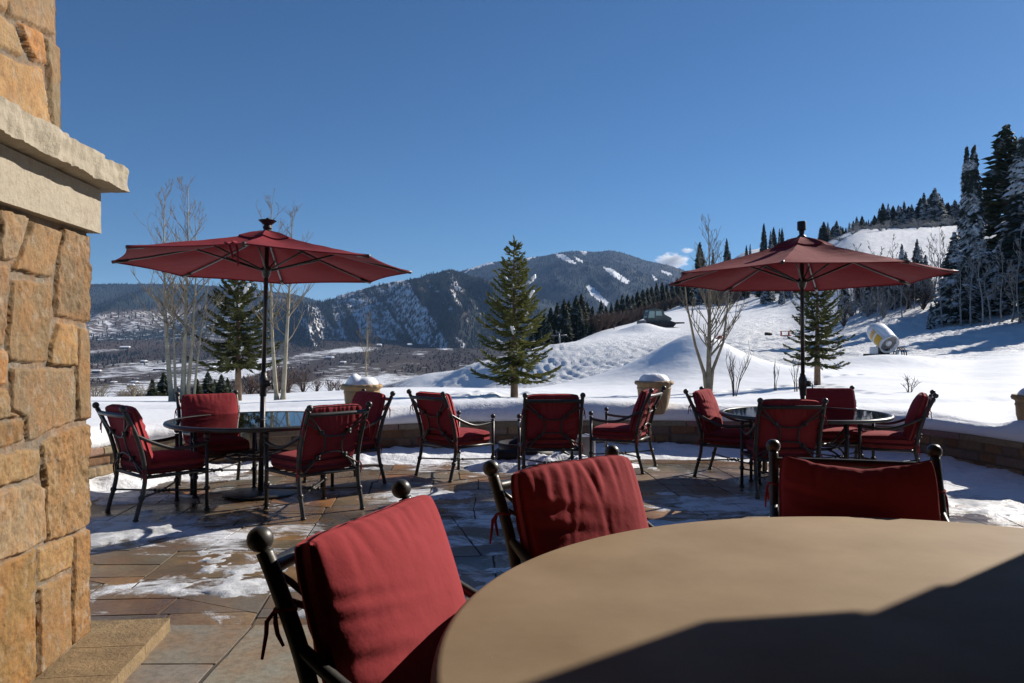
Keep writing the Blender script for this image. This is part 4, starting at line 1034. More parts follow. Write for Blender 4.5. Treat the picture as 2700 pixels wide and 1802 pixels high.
# ------------------------------------------------------------------ near spruces
def spruce(name, x, y, H, Rb, zb, seed, label, mat, snow=30, nwh=20, lean=0):
    rnd = random.Random(seed); z0 = ground(x, y) - .05
    t = empty(name, (x, y, z0), 0, label, 'spruce')
    tr = .017 * H + .02
    MB().tube([(0, 0, 0), (lean * .3, 0, H * .3), (lean * .7, 0, H * .7), (lean, 0, H)], [tr * 1.15, tr * .85, tr * .4, .008], 10).build('trunk', M['bark'], t)
    mb = MB(); wood = MB(); sn = MB(); brs = []
    def sprig(p, d, L, wd):
        d = d.normalized(); u = d.cross(Vector((0, 0, 1)));  u = u.normalized() if u.length > .05 else Vector((1, 0, 0)); v = u.cross(d)
        for a in (rnd.uniform(0, PI), rnd.uniform(0, PI)):
            q = u * math.cos(a) + v * math.sin(a)
            mb.add([p, p + d * L * .35 + q * wd, p + d * L, p + d * L * .35 - q * wd], [(0, 1, 2, 3)])
        for k in range(4):
            b = p + d * L * rnd.uniform(.1, .8); q = (u * rnd.uniform(-1, 1) + v * rnd.uniform(-.5, .9) + d * .8).normalized()
            e = q.cross(d); e = e.normalized() * wd * .35 if e.length > .01 else u * wd * .35
            mb.add([b + e, b + q * wd * 2.2, b - e], [(0, 1, 2)])
    for wv in range(nwh):
        f = (wv + .5) / nwh; z = zb + (H * .985 - zb) * (f ** .9)
        r = Rb * (1 - f) ** .82 * (1 if f > .06 else .85) + .05
        nb = (6 if wv % 2 else 5) if f < .8 else 4
        for k in range(nb):
            a = 2 * PI * (k + rnd.random() * .6) / nb + wv * 1.1; L = r * rnd.uniform(.72, 1.15); zz = z + rnd.uniform(-.4, .4) * (H - zb) / nwh
            dirv = Vector((math.cos(a), math.sin(a), 0)); up = .05 + .55 * f - (.18 if f < .3 else 0)
            pts = []
            for i in range(6):
                s = i / 5; pts.append(Vector((lean * zz / H, 0, zz)) + dirv * L * s + Vector((0, 0, L * (up * s - .28 * s * (1 - s) * 1.6 + .12 * s * s))))
            wood.tube(pts, [.014 * (1 - .75 * i / 5) * (.6 + L * .5) for i in range(6)], 4, False)
            brs.append((pts, L))
            nt_ = max(4, int(L / .042))
            for i in range(nt_):
                s = (i + 1) / nt_; q = s * 4.999; b = int(q); p = pts[b].lerp(pts[b + 1], q - b); dl = (pts[min(b + 1, 5)] - pts[b]).normalized()
                side = dl.cross(Vector((0, 0, 1))).normalized() * (1 if i % 2 else -1)
                ls = (.07 + .22 * L * (1 - s) ** .8) * rnd.uniform(.7, 1.2); ls = min(ls, .34)
                dd = (dl * .75 + side * rnd.uniform(.5, 1.0) + Vector((0, 0, rnd.uniform(-.35, .2)))).normalized()
                nst = max(1, int(ls / .11))
                for k2 in range(nst): sprig(p + dd * ls * k2 / nst, dd, ls / nst * 1.35 + .03, .024 + .012 * rnd.random())
                if s > .2: sprig(p, (dl + Vector((0, 0, rnd.uniform(-.1, .4)))), .10, .024)
            sprig(pts[-1], pts[-1] - pts[-2], .10, .022)
    for k in range(5): sprig(Vector((lean, 0, H * (.97 + .01 * k))), Vector((rnd.uniform(-.3, .3), rnd.uniform(-.3, .3), 1)), .12, .02)
    mb.build('crown', mat, t, smooth=False)
    wood.build('branches', M['bark_dark'], t)
    if snow:
        for k in range(snow):
            pts, L = rnd.choice(brs[:int(len(brs) * .8)]); s = rnd.uniform(.3, .95); q = s * 4.999; b = int(q); p = pts[b].lerp(pts[b + 1], q - b); dl = (pts[b + 1] - pts[b]).normalized()
            ln = rnd.uniform(.035, .10) * (1.6 if rnd.random() < .15 else 1); wd = ln * rnd.uniform(.4, .75)
            side = dl.cross(Vector((0, 0, 1))).normalized(); up = side.cross(dl)
            for c_ in range(3):
                off = dl * ln * (c_ - 1) * .6 + side * rnd.uniform(-.4, .4) * wd; cc = p + off + Vector((0, 0, .02))
                n, m = 8, 5; vs_ = []
                for i in range(m + 1):
                    th = PI * i / m
                    for kk in range(n):
                        aa = 2 * PI * kk / n; rr_ = 1 + rnd.uniform(-.22, .22)
                        vs_.append(cc + (dl * ln * .6 * math.sin(th) * math.cos(aa) + side * wd * .7 * math.sin(th) * math.sin(aa) - up * wd * .45 * math.cos(th)) * rr_)
                sn.add(vs_, [(i * n + kk, i * n + (kk + 1) % n, (i + 1) * n + (kk + 1) % n, (i + 1) * n + kk) for i in range(m) for kk in range(n)])
        tag(sn.build('snow', M['snow_lump'], t), kind='stuff')
    return t
def at(px, Y): return (px - PX0) / F * Y
spruce('spruce_tree', at(1356, 20), 20, 4.02, 1.10, .42, 21, 'sunlit green spruce with snow clumps, alone in the middle of the snow field', M['needle'], 95, 21)
spruce('spruce_tree', at(628, 22), 22, 4.0, 1.25, .95, 33, 'spruce behind the left umbrella pole with a long bare lower trunk', M['needle_dark'], 60, 19)
spruce('spruce_tree', at(2155, 23), 23, 3.75, .95, .62, 45, 'spruce with heavy snow clumps just behind the right umbrella pole', M['needle_dark'], 85, 18)

# ------------------------------------------------------------------ bare trees
def bare_tree(name, x, y, H, seed, label, cat='aspen', r0=.10, path=None, nb=22, mat='aspen', tw='twig', start=.3, spread=.55, group=None, blen=.27, rise=.7, minr=.0038, z=None):
    rnd = random.Random(seed); z0 = (ground(x, y) if z is None else z) - .05
    t = empty(name, (x, y, z0), 0, label, cat, group)
    path = path or [(0, 0), (rnd.uniform(-.03, .03) * H, 0), (rnd.uniform(-.03, .03) * H, 0), (0, 0)]
    k_ = len(path) - 1; tp = [(path[i][0], path[i][1], H * i / k_) for i in range(k_ + 1)]; tp = bez(tp, 6)
    m = len(tp); rad = [r0 * (1 - .93 * (i / (m - 1)) ** .8) * (1.25 if i == 0 else 1) for i in range(m)]
    MB().tube(tp, rad, 8).build('trunk', M[mat], t)
    mb = MB()
    def branch(p, d, L, r, lv):
        n = 4; pts = [p]; dd = d.copy()
        for i in range(n):
            dd = (dd + Vector((rnd.uniform(-.16, .16), rnd.uniform(-.16, .16), .10 * rise + rnd.uniform(-.08, .1)))).normalized(); pts.append(pts[-1] + dd * L / n)
        mb.tube(pts, [max(minr, r * (1 - .7 * i / n)) for i in range(n + 1)], 4 if lv else 5, False)
        if lv < 3:
            for k in range(rnd.randint(2, 4) if lv < 2 else rnd.randint(1, 3)):
                s = rnd.uniform(.25, 1.0); q = s * n * .999; b = int(q); pp = pts[b].lerp(pts[b + 1], q - b)
                ax = Vector((rnd.uniform(-1, 1), rnd.uniform(-1, 1), rnd.uniform(-.3, .8)))
                branch(pp, (dd + ax * .75).normalized(), L * rnd.uniform(.35, .6), r * .55, lv + 1)
    for k in range(nb):
        s = start + (1 - start) * (k + rnd.random()) / nb; q = min(s, .995) * (m - 1); b = int(q); p = Vector(tp[b]).lerp(Vector(tp[b + 1]), q - b)
        a = rnd.uniform(0, 2 * PI); L = H * blen * (1.15 - s) * rnd.uniform(.6, 1.2) + .12
        d = Vector((math.cos(a) * spread, math.sin(a) * spread, rise * (.45 + .5 * s))).normalized()
        branch(p, d, L, max(minr, r0 * (1 - s) * .30 + .005), 1)
    mb.build('branches', M[tw], t)
    return t
ASP = 'bare aspens beside the left umbrella'
Ya = 21.0
def zt(py, Y): return CAMH - (py - PY0) * Y / F
def asp(px, topx, toppy, seed, label, r0, mid=0, nb=22, **kw):
    x = at(px, Ya); H = zt(toppy, Ya) - ground(x, Ya); dx_ = at(topx, Ya) - x
    return bare_tree('aspen_tree', x, Ya, H, seed, label, 'aspen', r0, [(0, 0), (dx_ * .35 + mid, 0), (dx_ * .7 + mid, .1), (dx_, .2)], nb, group=ASP, **kw)
asp(453, 425, 500, 1, 'pale bare aspen with the leftmost trunk of the clump beside the left umbrella', .08, -.05, 30)
asp(464, 445, 640, 2, 'thin bare aspen stem close beside the leftmost pale trunk', .05, .02, 16)
asp(481, 488, 480, 3, 'tallest pale bare aspen of the clump left of the umbrella pole', .085, .05, 30)
asp(492, 507, 560, 4, 'pale aspen forking from the base of the tallest aspen, leaning right', .068, .10, 24)
asp(510, 550, 690, 5, 'slender aspen leaning strongly to the right behind the clump', .045, -.02, 14)
asp(730, 712, 528, 6, 'thinner pale aspen just right of the left umbrella pole, bowed at its foot', .068, -.06, 26)
asp(746, 765, 552, 7, 'straight pale aspen standing to the right of the bowed one', .076, .03, 28)
# multi-stem tree right
t = bare_tree('bare_tree', at(1868, 22.5), 22.5, zt(610, 22.5) - ground(at(1868, 22.5), 22.5), 14, 'tall many-stemmed bare tree rising between the snow mound and the right umbrella', 'tree', .10, [(0, 0), (.02, 0), (.06, .1), (.03, .1)], 46, 'twig', 'twig', .2, .6, None, .33, 1.1, .0042)
MB().tube([(-.06, 0, 0), (-.12, 0, .6), (-.35, .1, 1.4), (-.6, .1, 2.6), (-.7, 0, 3.4)], [.06, .055, .04, .025, .008], 7).build('trunk', M['twig'], t)
MB().tube([(.05, 0, 0), (.12, 0, .7), (.4, -.1, 1.5), (.55, 0, 2.6), (.6, 0, 3.2)], [.06, .05, .035, .02, .008], 7).build('trunk', M['twig'], t)
def shrub(px, Y, H, wd, n, seed, label, mat='twig_dark', minr=.005, group=None, name='bare_shrub'):
    rnd = random.Random(seed); x = at(px, Y); z0 = ground(x, Y) - .03
    t = empty(name, (x, Y, z0), 0, label, 'shrub', group); mb = MB()
    for k in range(n):
        a = rnd.uniform(0, 2 * PI); sp = rnd.uniform(.1, 1) * wd; h = H * rnd.uniform(.55, 1.0)
        p = [(0.04 * math.cos(a), .04 * math.sin(a), 0), (sp * .35 * math.cos(a), sp * .35 * math.sin(a), h * .45), (sp * .8 * math.cos(a + .1), sp * .8 * math.sin(a + .1), h * .8), (sp * math.cos(a), sp * math.sin(a), h)]
        mb.tube(p, [minr * 2, minr * 1.6, minr * 1.1, minr * .7], 4, False)
        for j in range(5):
            s = rnd.uniform(.35, .95); q = s * 2.999; b = int(q); pp = Vector(p[b]).lerp(Vector(p[b + 1]), q - b); e = pp + Vector((rnd.uniform(-.3, .3) * wd, rnd.uniform(-.3, .3) * wd, rnd.uniform(.1, .3) * H))
            mb.tube([pp, e], [minr, minr * .6], 3, False)
    mb.build('stems', M[mat], t); return t
shrub(1937, 19.0, 1.15, .42, 12, 3, 'upright bare shrub in the snow between the bare tree and the right umbrella')
shrub(2043, 21.0, .95, .14, 4, 4, 'spindly bare sapling left of the right umbrella pole')
shrub(2098, 20.0, .9, .22, 5, 5, 'thin bare sapling close to the right umbrella pole')
shrub(2398, 19.0, .38, .25, 9, 6, 'small low bare twiggy shrub in the open snow before the fan snow gun')
bare_tree('young_aspen', at(968, 30), 30, 2.75, 51, 'small forked bare aspen behind the urn with the two-humped snow cap', 'aspen', .05, None, 16, 'aspen', 'twig', .25, .5, None, .34, 1.0, .006)
for i, px in enumerate((250, 268, 330, 352, 374)):
    shrub(px, 30.5 + i % 3, .55, .5, 16, 60 + i, 'tawny dry brush tuft at the far edge of the left snow field', 'twig', .006, 'tawny brush tufts at the left field edge', 'brush_tuft')
for i, (px, Y) in enumerate(((660, 34), (760, 40), (800, 46), (835, 60), (690, 42), (890, 70), (870, 52), (905, 88), (730, 33))):
    shrub(px, Y, .9 + .2 * (i % 3), .8, 18, 80 + i, 'reddish bare bush dotting the snow below the left field edge', 'bush', .011, 'reddish bushes below the field edge', 'bare_bush')

# ------------------------------------------------------------------ forest conifers
def conifer_mesh(seed, rw, nwh, nb, droop, taper=.85, base=.06, ragged=.25, hang=.65):
    rnd = random.Random(seed); mb = MB()
    for wv in range(nwh):
        f = (wv + .3) / nwh; z = base + (1 - base) * f ** .92; r = rw * (1 - f) ** taper + .008
        for k in range(nb):
            a = 2 * PI * (k + rnd.random() * .8) / nb + wv * .7; L = r * rnd.uniform(1 - ragged * 1.4, 1 + ragged); d = Vector((math.cos(a), math.sin(a), 0)); s = Vector((-d.y, d.x, 0))
            zz = z + rnd.uniform(-.5, .5) / nwh; wd = (.11 * L + .007) * rnd.uniform(.7, 1.2)
            sg = [Vector((0, 0, zz)) + d * L * q + Vector((0, 0, -droop * L * q * q + .05 * L * q)) for q in (0, .4, .75, 1.0)]
            up = Vector((0, 0, 1)); vs_ = [sg[0]]
            vs_ += [sg[1] + s * wd + up * rnd.uniform(-.004, .004), sg[1] - s * wd, sg[2] + s * wd * .75 - up * .004, sg[2] - s * wd * .75 - up * .004, sg[3], sg[1] + up * .010, sg[2] + up * .007, sg[2] - d * .15 * L + s * wd * 1.2 - up * .012, sg[2] - d * .15 * L - s * wd * 1.2 - up * .012]
            mb.add(vs_, [(0, 1, 6), (0, 6, 2), (6, 1, 3, 7), (2, 6, 7, 4), (7, 3, 5), (4, 7, 5), (1, 8, 3), (2, 4, 9)])
            # hanging sprays underneath give the mass some depth
            mb.add([sg[1] + s * wd * .6, sg[2], sg[2] - up * (.028 + .1 * L) * hang, sg[1] - up * (.025 + .12 * L) * hang], [(0, 1, 2, 3)])
    mb.add([(0, 0, .97), (.006, 0, .95), (0, 0, 1.02), (-.006, 0, .95)], [(0, 1, 2), (0, 2, 3)])
    return mb
VAR = {}
def variant(key, mat, *a):
    mb = conifer_mesh(*a); me = mb.build('crown', M[mat], None, smooth=False); tk = MB().tube([(0, 0, -.06), (0, 0, .5), (0, 0, .97)], [.014, .009, .002], 6).build('trunk', M['bark_dark'])
    VAR[key] = (me.data, tk.data); bpy.data.objects.remove(me); bpy.data.objects.remove(tk)
for i in range(3): variant(('fir', i), 'conifer', 100 + i, .17, 34, 12, .35, .8)
for i in range(3): variant(('slim', i), 'conifer_snow', 120 + i, .085, 46, 11, .6, .75)
for i in range(3): variant(('snowy', i), 'conifer_snow', 140 + i, .17, 34, 12, .5, .85)
for i in range(2): variant(('pine', i), 'conifer', 160 + i, .15, 36, 13, .12, .6, .20, .6, .25)
def conifer(key, px, Y, top, label, group, width=1.0, base_py=None, rot=None):
    x = at(px, Y); g = ground(x, Y); H = zt(top, Y) - g
    if H < 1: H = 1
    t = empty('pine_tree' if key[0] == 'pine' else 'conifer_tree', (x, Y, g), random.uniform(0, 6.3), label, 'conifer', group)
    width *= 1.3; t.scale = (H * width, H * width, H)
    for nm, me in zip(('crown', 'trunk'), VAR[key]):
        o = bpy.data.objects.new(nm, me); COL.objects.link(o); o.parent = t
    return t
g1 = 'dark conifers behind the ski slope'; l1 = 'dark conifer in the wood along the far side of the ski slope'
for i, (px, Y, top) in enumerate([(1405, 150, 862), (1420, 158, 845), (1436, 165, 828), (1452, 150, 812), (1470, 160, 800), (1488, 152, 790), (1500, 165, 796), (1519, 150, 781), (1533, 158, 777), (1548, 170, 797), (1562, 165, 808), (1585, 180, 796), (1598, 190, 808), (1612, 185, 800),
      (1628, 215, 790), (1641, 210, 778), (1655, 215, 778), (1668, 225, 780), (1681, 235, 768), (1695, 240, 764), (1707, 245, 760), (1718, 250, 757), (1731, 260, 746), (1746, 262, 744), (1758, 268, 750), (1772, 275, 745), (1786, 280, 734), (1799, 285, 727), (1812, 290, 735), (1478, 175, 830), (1510, 180, 826), (1541, 190, 835), (1570, 200, 838), (1425, 140, 872), (1448, 142, 850), (1575, 178, 822), (1603, 192, 838), (1560, 150, 835), (1530, 148, 815), (1495, 145, 820), (1465, 148, 825), (1648, 222, 800), (1690, 240, 790), (1740, 265, 775)]):
    conifer(('fir', i % 3), px, Y, top, l1, g1, random.uniform(.95, 1.4))
g2 = 'conifers on the ridge above the right umbrella'; l2 = 'conifer on the skyline ridge behind the right umbrella'
RID0 = [(1845, 300, 640), (1880, 300, 660), (1916, 330, 630), (1925, 335, 665), (1968, 340, 648), (1978, 342, 645), (2014, 345, 590), (2032, 345, 610), (2040, 350, 600), (2055, 345, 604), (2062, 345, 602), (2076, 350, 630), (2172, 300, 586), (2183, 302, 587), (2195, 306, 600), (2206, 300, 583), (2222, 305, 600), (2239, 300, 588), (2250, 302, 583), (2259, 300, 572), (2273, 300, 570), (2290, 305, 580), (2306, 300, 569), (2318, 300, 560), (2328, 295, 537), (2342, 295, 538), (2355, 297, 544), (2369, 295, 542), (2376, 300, 550), (2384, 295, 532), (2396, 300, 545), (2404, 297, 540), (2420, 300, 545), (2436, 290, 510), (2448, 300, 530), (2465, 288, 497), (2474, 300, 530), (2485, 295, 523), (2500, 300, 535), (2518, 295, 528), (2528, 300, 540), (2538, 295, 528), (2555, 300, 520), (2575, 300, 515), (2600, 300, 505)]
rid = RID0 + [(a + d, b + 8, c_ + 14) for a, b, c_ in RID0 if a > 2150 for d in (-9, 4, 11)]
for i, (px, Y, top) in enumerate(rid):
    conifer((('fir', 'slim', 'fir', 'snowy')[i % 4], i % 3), px, Y, top, l2, g2, random.uniform(1.1, 1.7) if px > 2150 else random.uniform(.65, .95))
g3 = 'snow-dusted conifers under the right umbrella'; l3 = 'snow-dusted dark conifer in the band of wood seen just below the right umbrella'
for i in range(44):
    px = 1815 + i * 8 + random.uniform(-5, 5); Y = 235 + random.uniform(-12, 30) - (px > 2000) * 40
    conifer(('snowy', i % 3) if i % 3 else ('fir', i % 3), px, Y, 742 + random.uniform(-28, 15), l3, g3, random.uniform(1.0, 1.4))
# right-hand wood
BIG = [(('slim', 0), 2549, 92, 389, 'very slim snow-crusted fir, left one of the tall twin firs at the right', .72), (('slim', 1), 2568, 90, 385, 'slim snow-crusted fir, right one of the tall twin firs', .85), (('pine', 0), 2652, 98, 334, 'tallest ragged dark pine at the right of the view', .95),
       (('slim', 2), 2694, 86, 365, 'broad snow-laden fir at the right edge of the view', 1.5), (('snowy', 0), 2517, 80, 612, 'squat snowy spruce in front of the tall twin firs', 1.25), (('snowy', 1), 2455, 78, 800, 'short dark young spruce at the left front of the right-hand wood', .9),
       (('snowy', 2), 2418, 108, 632, 'snowy conifer standing alone on the bright upper slope', .9), (('slim', 1), 2378, 125, 645, 'small dark conifer on the bright upper slope, left of the lone snowy one', 1.3), (('snowy', 1), 2228, 105, 730, 'snowy conifer behind the fan snow gun, beside the right spruce', 1.0),
       (('slim', 0), 2676, 100, 362, 'narrow dark fir between the tallest pine and the snow-laden fir at the edge', .8), (('snowy', 0), 2585, 84, 610, 'snowy spruce filling the wood just right of the twin firs', 1.4), (('snowy', 2), 2630, 82, 640, 'wide dark spruce low in the right-hand wood under the tallest pine', 1.3)]
for b in BIG: conifer(b[0], b[1], b[2], b[3], b[4], 'conifers of the right-hand wood', b[5] if len(b) > 5 else 1.0)
l4 = 'dark filler conifer deep inside the right-hand wood'
for i in range(16):
    conifer(('snowy', i % 3), 2530 + i * 13 + random.uniform(-6, 6), 95 + random.uniform(0, 14), 690 + random.uniform(-50, 60) - i * 3, l4, 'inner conifers of the right-hand wood', 1.1)
l5 = 'small snowy conifer at the foot of the bright upper slope'
for i, px in enumerate((2290, 2320, 2340, 2370, 2400, 2440)):
    conifer(('snowy', i % 3), px, 100 + (i % 3) * 8, 760 + random.uniform(-25, 20), l5, 'small snowy conifers behind the fan gun', 1.2)
l10 = 'frost-covered bare aspen in the thicket behind the fan snow gun'
for i in range(20):
    px = 2215 + i * 14 + random.uniform(-5, 5); Y = 96 + random.uniform(-6, 22); x = at(px, Y); g = ground(x, Y)
    bare_tree('frosted_aspen', x, Y, random.uniform(5.5, 9.0), 500 + i, l10, 'aspen', .09, [(0, 0), (random.uniform(-.3, .3), 0), (random.uniform(-.6, .4), 0), (random.uniform(-.5, .5), 0)], 11, 'frost', 'twig_dark' if i % 3 else 'frost', .25, .6, 'frosted aspens behind the snow gun', .28, .8, .02)
l11 = 'dusky snowy conifer in the thicket behind the fan snow gun'
for i, (px, dy) in enumerate(((2292, 2), (2312, 14), (2345, 6), (2362, 16), (2388, 4), (2412, 12), (2440, 5), (2268, 10), (2330, 20), (2425, 18))):
    Y = 98 + dy; x = at(px, Y); g = ground(x, Y); conifer(('snowy', i % 3), px, Y, PY0 - (g + random.uniform(3.2, 7.5) - CAMH) * F / Y, l11, 'conifers in the thicket behind the snow gun', 1.1)
l12 = 'tangled frosted brush on the bank behind the fan snow gun'
for i in range(12): shrub(2225 + i * 21, 92 + (i * 7) % 17, 2.2 + .5 * (i % 3), 1.8, 26, 560 + i, l12, 'frost' if i % 2 else 'twig_dark', .018, 'brush on the bank behind the snow gun', 'brush_thicket')
# little spruces left below field edge
for i, (px, top) in enumerate(((402, 1000), (432, 984), (418, 1022), (520, 1004), (548, 980), (566, 1008), (584, 988), (600, 1012))):
    x = at(px, 36); conifer(('fir', i % 3), px, 36 + i % 3, top, 'small olive spruce tip showing over the snow edge behind the aspens', 'small spruces behind the aspens', 1.7)
l9b = 'conifer of the wood beyond the right edge of the view'
for i, (px, Y, H_) in enumerate(((2790, 74, 15), (2840, 70, 17), (2900, 76, 16), (2950, 68, 15), (3010, 72, 18), (3060, 66, 14), (3120, 64, 16), (3180, 68, 17), (2870, 60, 12), (3250, 60, 15))):
    x = at(px, Y); conifer(('snowy', i % 3) if i % 2 else ('fir', i % 3), px, Y, PY0 - (ground(x, Y) + H_ - CAMH) * F / Y, l9b, 'conifers beyond the right edge', 1.1)
# frosted bare trees at right
l6 = 'frost-covered bare aspen at the edge of the right-hand wood'
for i, (px, Y, top) in enumerate(((2484, 79, 660), (2535, 77, 690), (2560, 76, 640), (2592, 75, 640), (2612, 76, 690), (2640, 76, 650), (2668, 75, 690), (2690, 74, 600), (2505, 100, 650), (2360, 98, 720), (2330, 100, 740), (2300, 98, 745), (2385, 95, 730), (2270, 98, 740), (2470, 92, 640), (2430, 95, 700))):
    x = at(px, Y); g = ground(x, Y); bare_tree('frosted_aspen', x, Y, zt(top, Y) - g, 200 + i, l6, 'aspen', .11, [(0, 0), (random.uniform(-.3, .3), 0), (random.uniform(-.6, .3), 0), (random.uniform(-.5, .5), 0)], 12, 'frost', 'frost', .3, .55, 'frosted aspens of the right-hand wood', .26, .8, .016)
# brown brush along the slope's far edge
l7 = 'brown bare brush along the far edge of the groomed slope'
for i, (px, Y) in enumerate(((1580, 150), (1600, 160), (1618, 168), (1640, 185), (1660, 195), (1680, 205), (1700, 215), (1722, 228), (1745, 240), (1768, 250), (1790, 262), (1815, 275), (1850, 240), (1880, 235), (1910, 230), (1935, 226), (1865, 215), (1895, 212))):
    shrub(px, Y, 3.4 if px < 1840 else 4.5, 3.0, 34, 300 + i, l7 if px < 1840 else 'tangled grey brush on the slope beyond the bare tree', 'bush' if px < 1840 else 'twig_dark', .05, 'brush along the slope edge' if px < 1840 else 'brush beyond the bare tree', 'brush_thicket')
l8 = 'snow-dusted brush on the crest below the ridge conifers'
for i in range(12):
    px = 2215 + i * 26; shrub(px + 9 * math.sin(i * 2.3), 258 + i % 4 * 5, 1.5 + .9 * (i % 3), 4.0, 22, 340 + i, l8, 'frost', .035, 'snowy brush on the crest', 'brush_thicket')

# ------------------------------------------------------------------ fan snow gun
def snow_gun():
    x, y = at(2335, 42), 42.0; g = ground(x, y) - .02
    t = empty('snow_gun', (x, y, g), 0, 'white and yellow fan snow gun on a dark carriage, snow on its top', 'snow gun')
    ax = Vector((.14, -.84, -.52)).normalized(); c = Vector((-.10, .1, 1.18)); u = ax.cross(Vector((0, 0, 1))).normalized(); v = u.cross(ax)
    n = 28
    def rings(pr, a0=0, a1=2 * PI, closed=True):
        vs_ = []; m = n if closed else n
        for s, r in pr:
            for k in range(m):
                a = a0 + (a1 - a0) * k / (m if closed else m - 1); vs_.append(c + ax * s + (u * math.cos(a) + v * math.sin(a)) * r)
        return vs_, [(i * m + k, i * m + (k + 1) % m, (i + 1) * m + (k + 1) % m, (i + 1) * m + k) for i in range(len(pr) - 1) for k in range(m if closed else m - 1)]
    vs_, f = rings([(-.95, .0), (-.94, .30), (-.86, .44), (-.6, .52), (.0, .52), (.45, .47), (.66, .53), (.70, .53), (.70, .49), (.45, .43), (.2, .40)]); mesh_obj('barrel', vs_, f, M['white_paint'], t)
    vs_, f = rings([(-.62, .515), (-.2, .52), (.2, .51), (.5, .495)], math.radians(-32), math.radians(34), False); mesh_obj('yellow_panel', vs_, f, M['yellow'], t)
    vs_, f = rings([(.52, .44), (.52, .16)]); mesh_obj('fan_grille', vs_, f, M['steel'], t)
    vs_, f = rings([(.60, .0), (.60, .16), (.3, .16)]); mesh_obj('fan_hub', vs_, f, M['white_paint'], t)
    mb = MB()
    for k in range(10):
        a = 2 * PI * k / 10; mb.tube([c + ax * .57 + (u * math.cos(a) + v * math.sin(a)) * .15, c + ax * .57 + (u * math.cos(a) + v * math.sin(a)) * .47], .014, 5)
    mb.build('vanes', M['steel'], t)
    vs_, f = rings([(-.8, .35), (-.6, .56), (0, .57), (.4, .53), (.64, .55)], math.radians(50), math.radians(140), False); mesh_obj('snow_cover', vs_, f, M['snow_lump'], t)
    mb = MB(); mb.box((-.25, .1, .25), (1.3, 1.1, .18)); mb.box((-.1, .1, .5), (.5, .5, .5)); mb.tube([(-.9, -.35, .2), (.5, -.5, .12)], .06, 8); mb.build('carriage', M['black'], t, smooth=False)
    mb = MB(); mb.box((-.72, -.2, .5), (.28, .3, .42), .3); mb.build('control_box', M['white_paint'], t, smooth=False)
    for k in range(3):
        mb = MB(); xx = .55 + .12 * k; mb.tube([(xx, -.2 + .45 * math.cos(q), .32 + .36 * math.sin(q)) for q in np.linspace(0, 2 * PI, 21)], .03, 6, False); mb.build('hose_coil', M['black'], t)
    MB().tube([(.42, -.5, 0), (.42, -.4, .55)], .05, 8).build('leg', M['white_paint'], t)
snow_gun()

# ------------------------------------------------------------------ snow groomer
def groomer():
    x, y = at(1738, 142), 142.0; g = ground(x, y)
    t = empty('snow_groomer', (x, y, g), math.radians(8), 'dark grey green tracked snow groomer parked on the ski slope', 'snow groomer')
    MB().add([(-2.3, -1, 1.0), (1.9, -1, 1.0), (1.9, 1, 1.0), (-2.3, 1, 1.0), (-2.3, -1, 1.5), (1.7, -1, 1.7), (1.7, 1, 1.7), (-2.3, 1, 1.5)], [(3, 2, 1, 0), (4, 5, 6, 7), (0, 1, 5, 4), (1, 2, 6, 5), (2, 3, 7, 6), (3, 0, 4, 7)]).build('body', M['cab'], t, smooth=False)
    pr = [(-2.5, 1.45), (-2.6, 2.3), (-2.2, 3.2), (-.7, 3.35), (.35, 3.2), (.65, 2.4), (1.9, 1.75), (2.0, 1.4)]
    vs_ = [(a, -1.05, b) for a, b in pr] + [(a, 1.05, b) for a, b in pr]; k = len(pr)
    MB().add(vs_, [tuple(range(k - 1, -1, -1)), tuple(range(k, 2 * k))] + [(i, (i + 1) % k, k + (i + 1) % k, k + i) for i in range(k)]).build('cab', M['cab'], t, smooth=False)
    mb = MB(); mb.add([(-2.38, -1.07, 1.75), (-1.2, -1.07, 1.75), (-1.2, -1.07, 2.95), (-2.1, -1.07, 2.95)], [(0, 1, 2, 3)]); mb.add([(-2.63, -.9, 1.8), (-2.63, .9, 1.8), (-2.30, .9, 3.05), (-2.30, -.9, 3.05)], [(3, 2, 1, 0)])
    mb.build('window', M['cabglass'], t, smooth=False)
    MB().add([(-.95, -1.07, 2.15), (.2, -1.07, 2.15), (.05, -1.07, 2.95), (-.95, -1.07, 2.95)], [(0, 1, 2, 3)]).build('window', M['cabglass'], t, smooth=False)
    for sy in (-1.35, 1.35):
        pr = [(-2.0, .15), (-2.4, .6), (-2.0, 1.0), (2.0, 1.0), (2.5, .6), (2.0, .1)]; k = len(pr)
        MB().add([(a, sy - .5, b) for a, b in pr] + [(a, sy + .5, b) for a, b in pr], [tuple(range(k - 1, -1, -1)), tuple(range(k, 2 * k))] + [(i, (i + 1) % k, k + (i + 1) % k, k + i) for i in range(k)]).build('track', M['black'], t, smooth=False)
    mb = MB(); mb.box((-3.3, 0, .75), (.3, 4.6, 1.1)); mb.tube([(-3.2, -.6, .7), (-2.2, -.6, 1.1)], .1, 6); mb.tube([(-3.2, .6, .7), (-2.2, .6, 1.1)], .1, 6); mb.build('blade', M['steel'], t, smooth=False)
    mb = MB(); mb.box((3.3, 0, .85), (1.4, 4.2, .25)); mb.tube([(2.0, 0, 1.2), (3.0, 0, .9)], .12, 6); mb.build('tiller', M['black'], t, smooth=False)
    MB().box((-.9, 0, 3.45), (.9, 1.7, .2)).build('light_bar', M['cab'], t, smooth=False)
groomer()
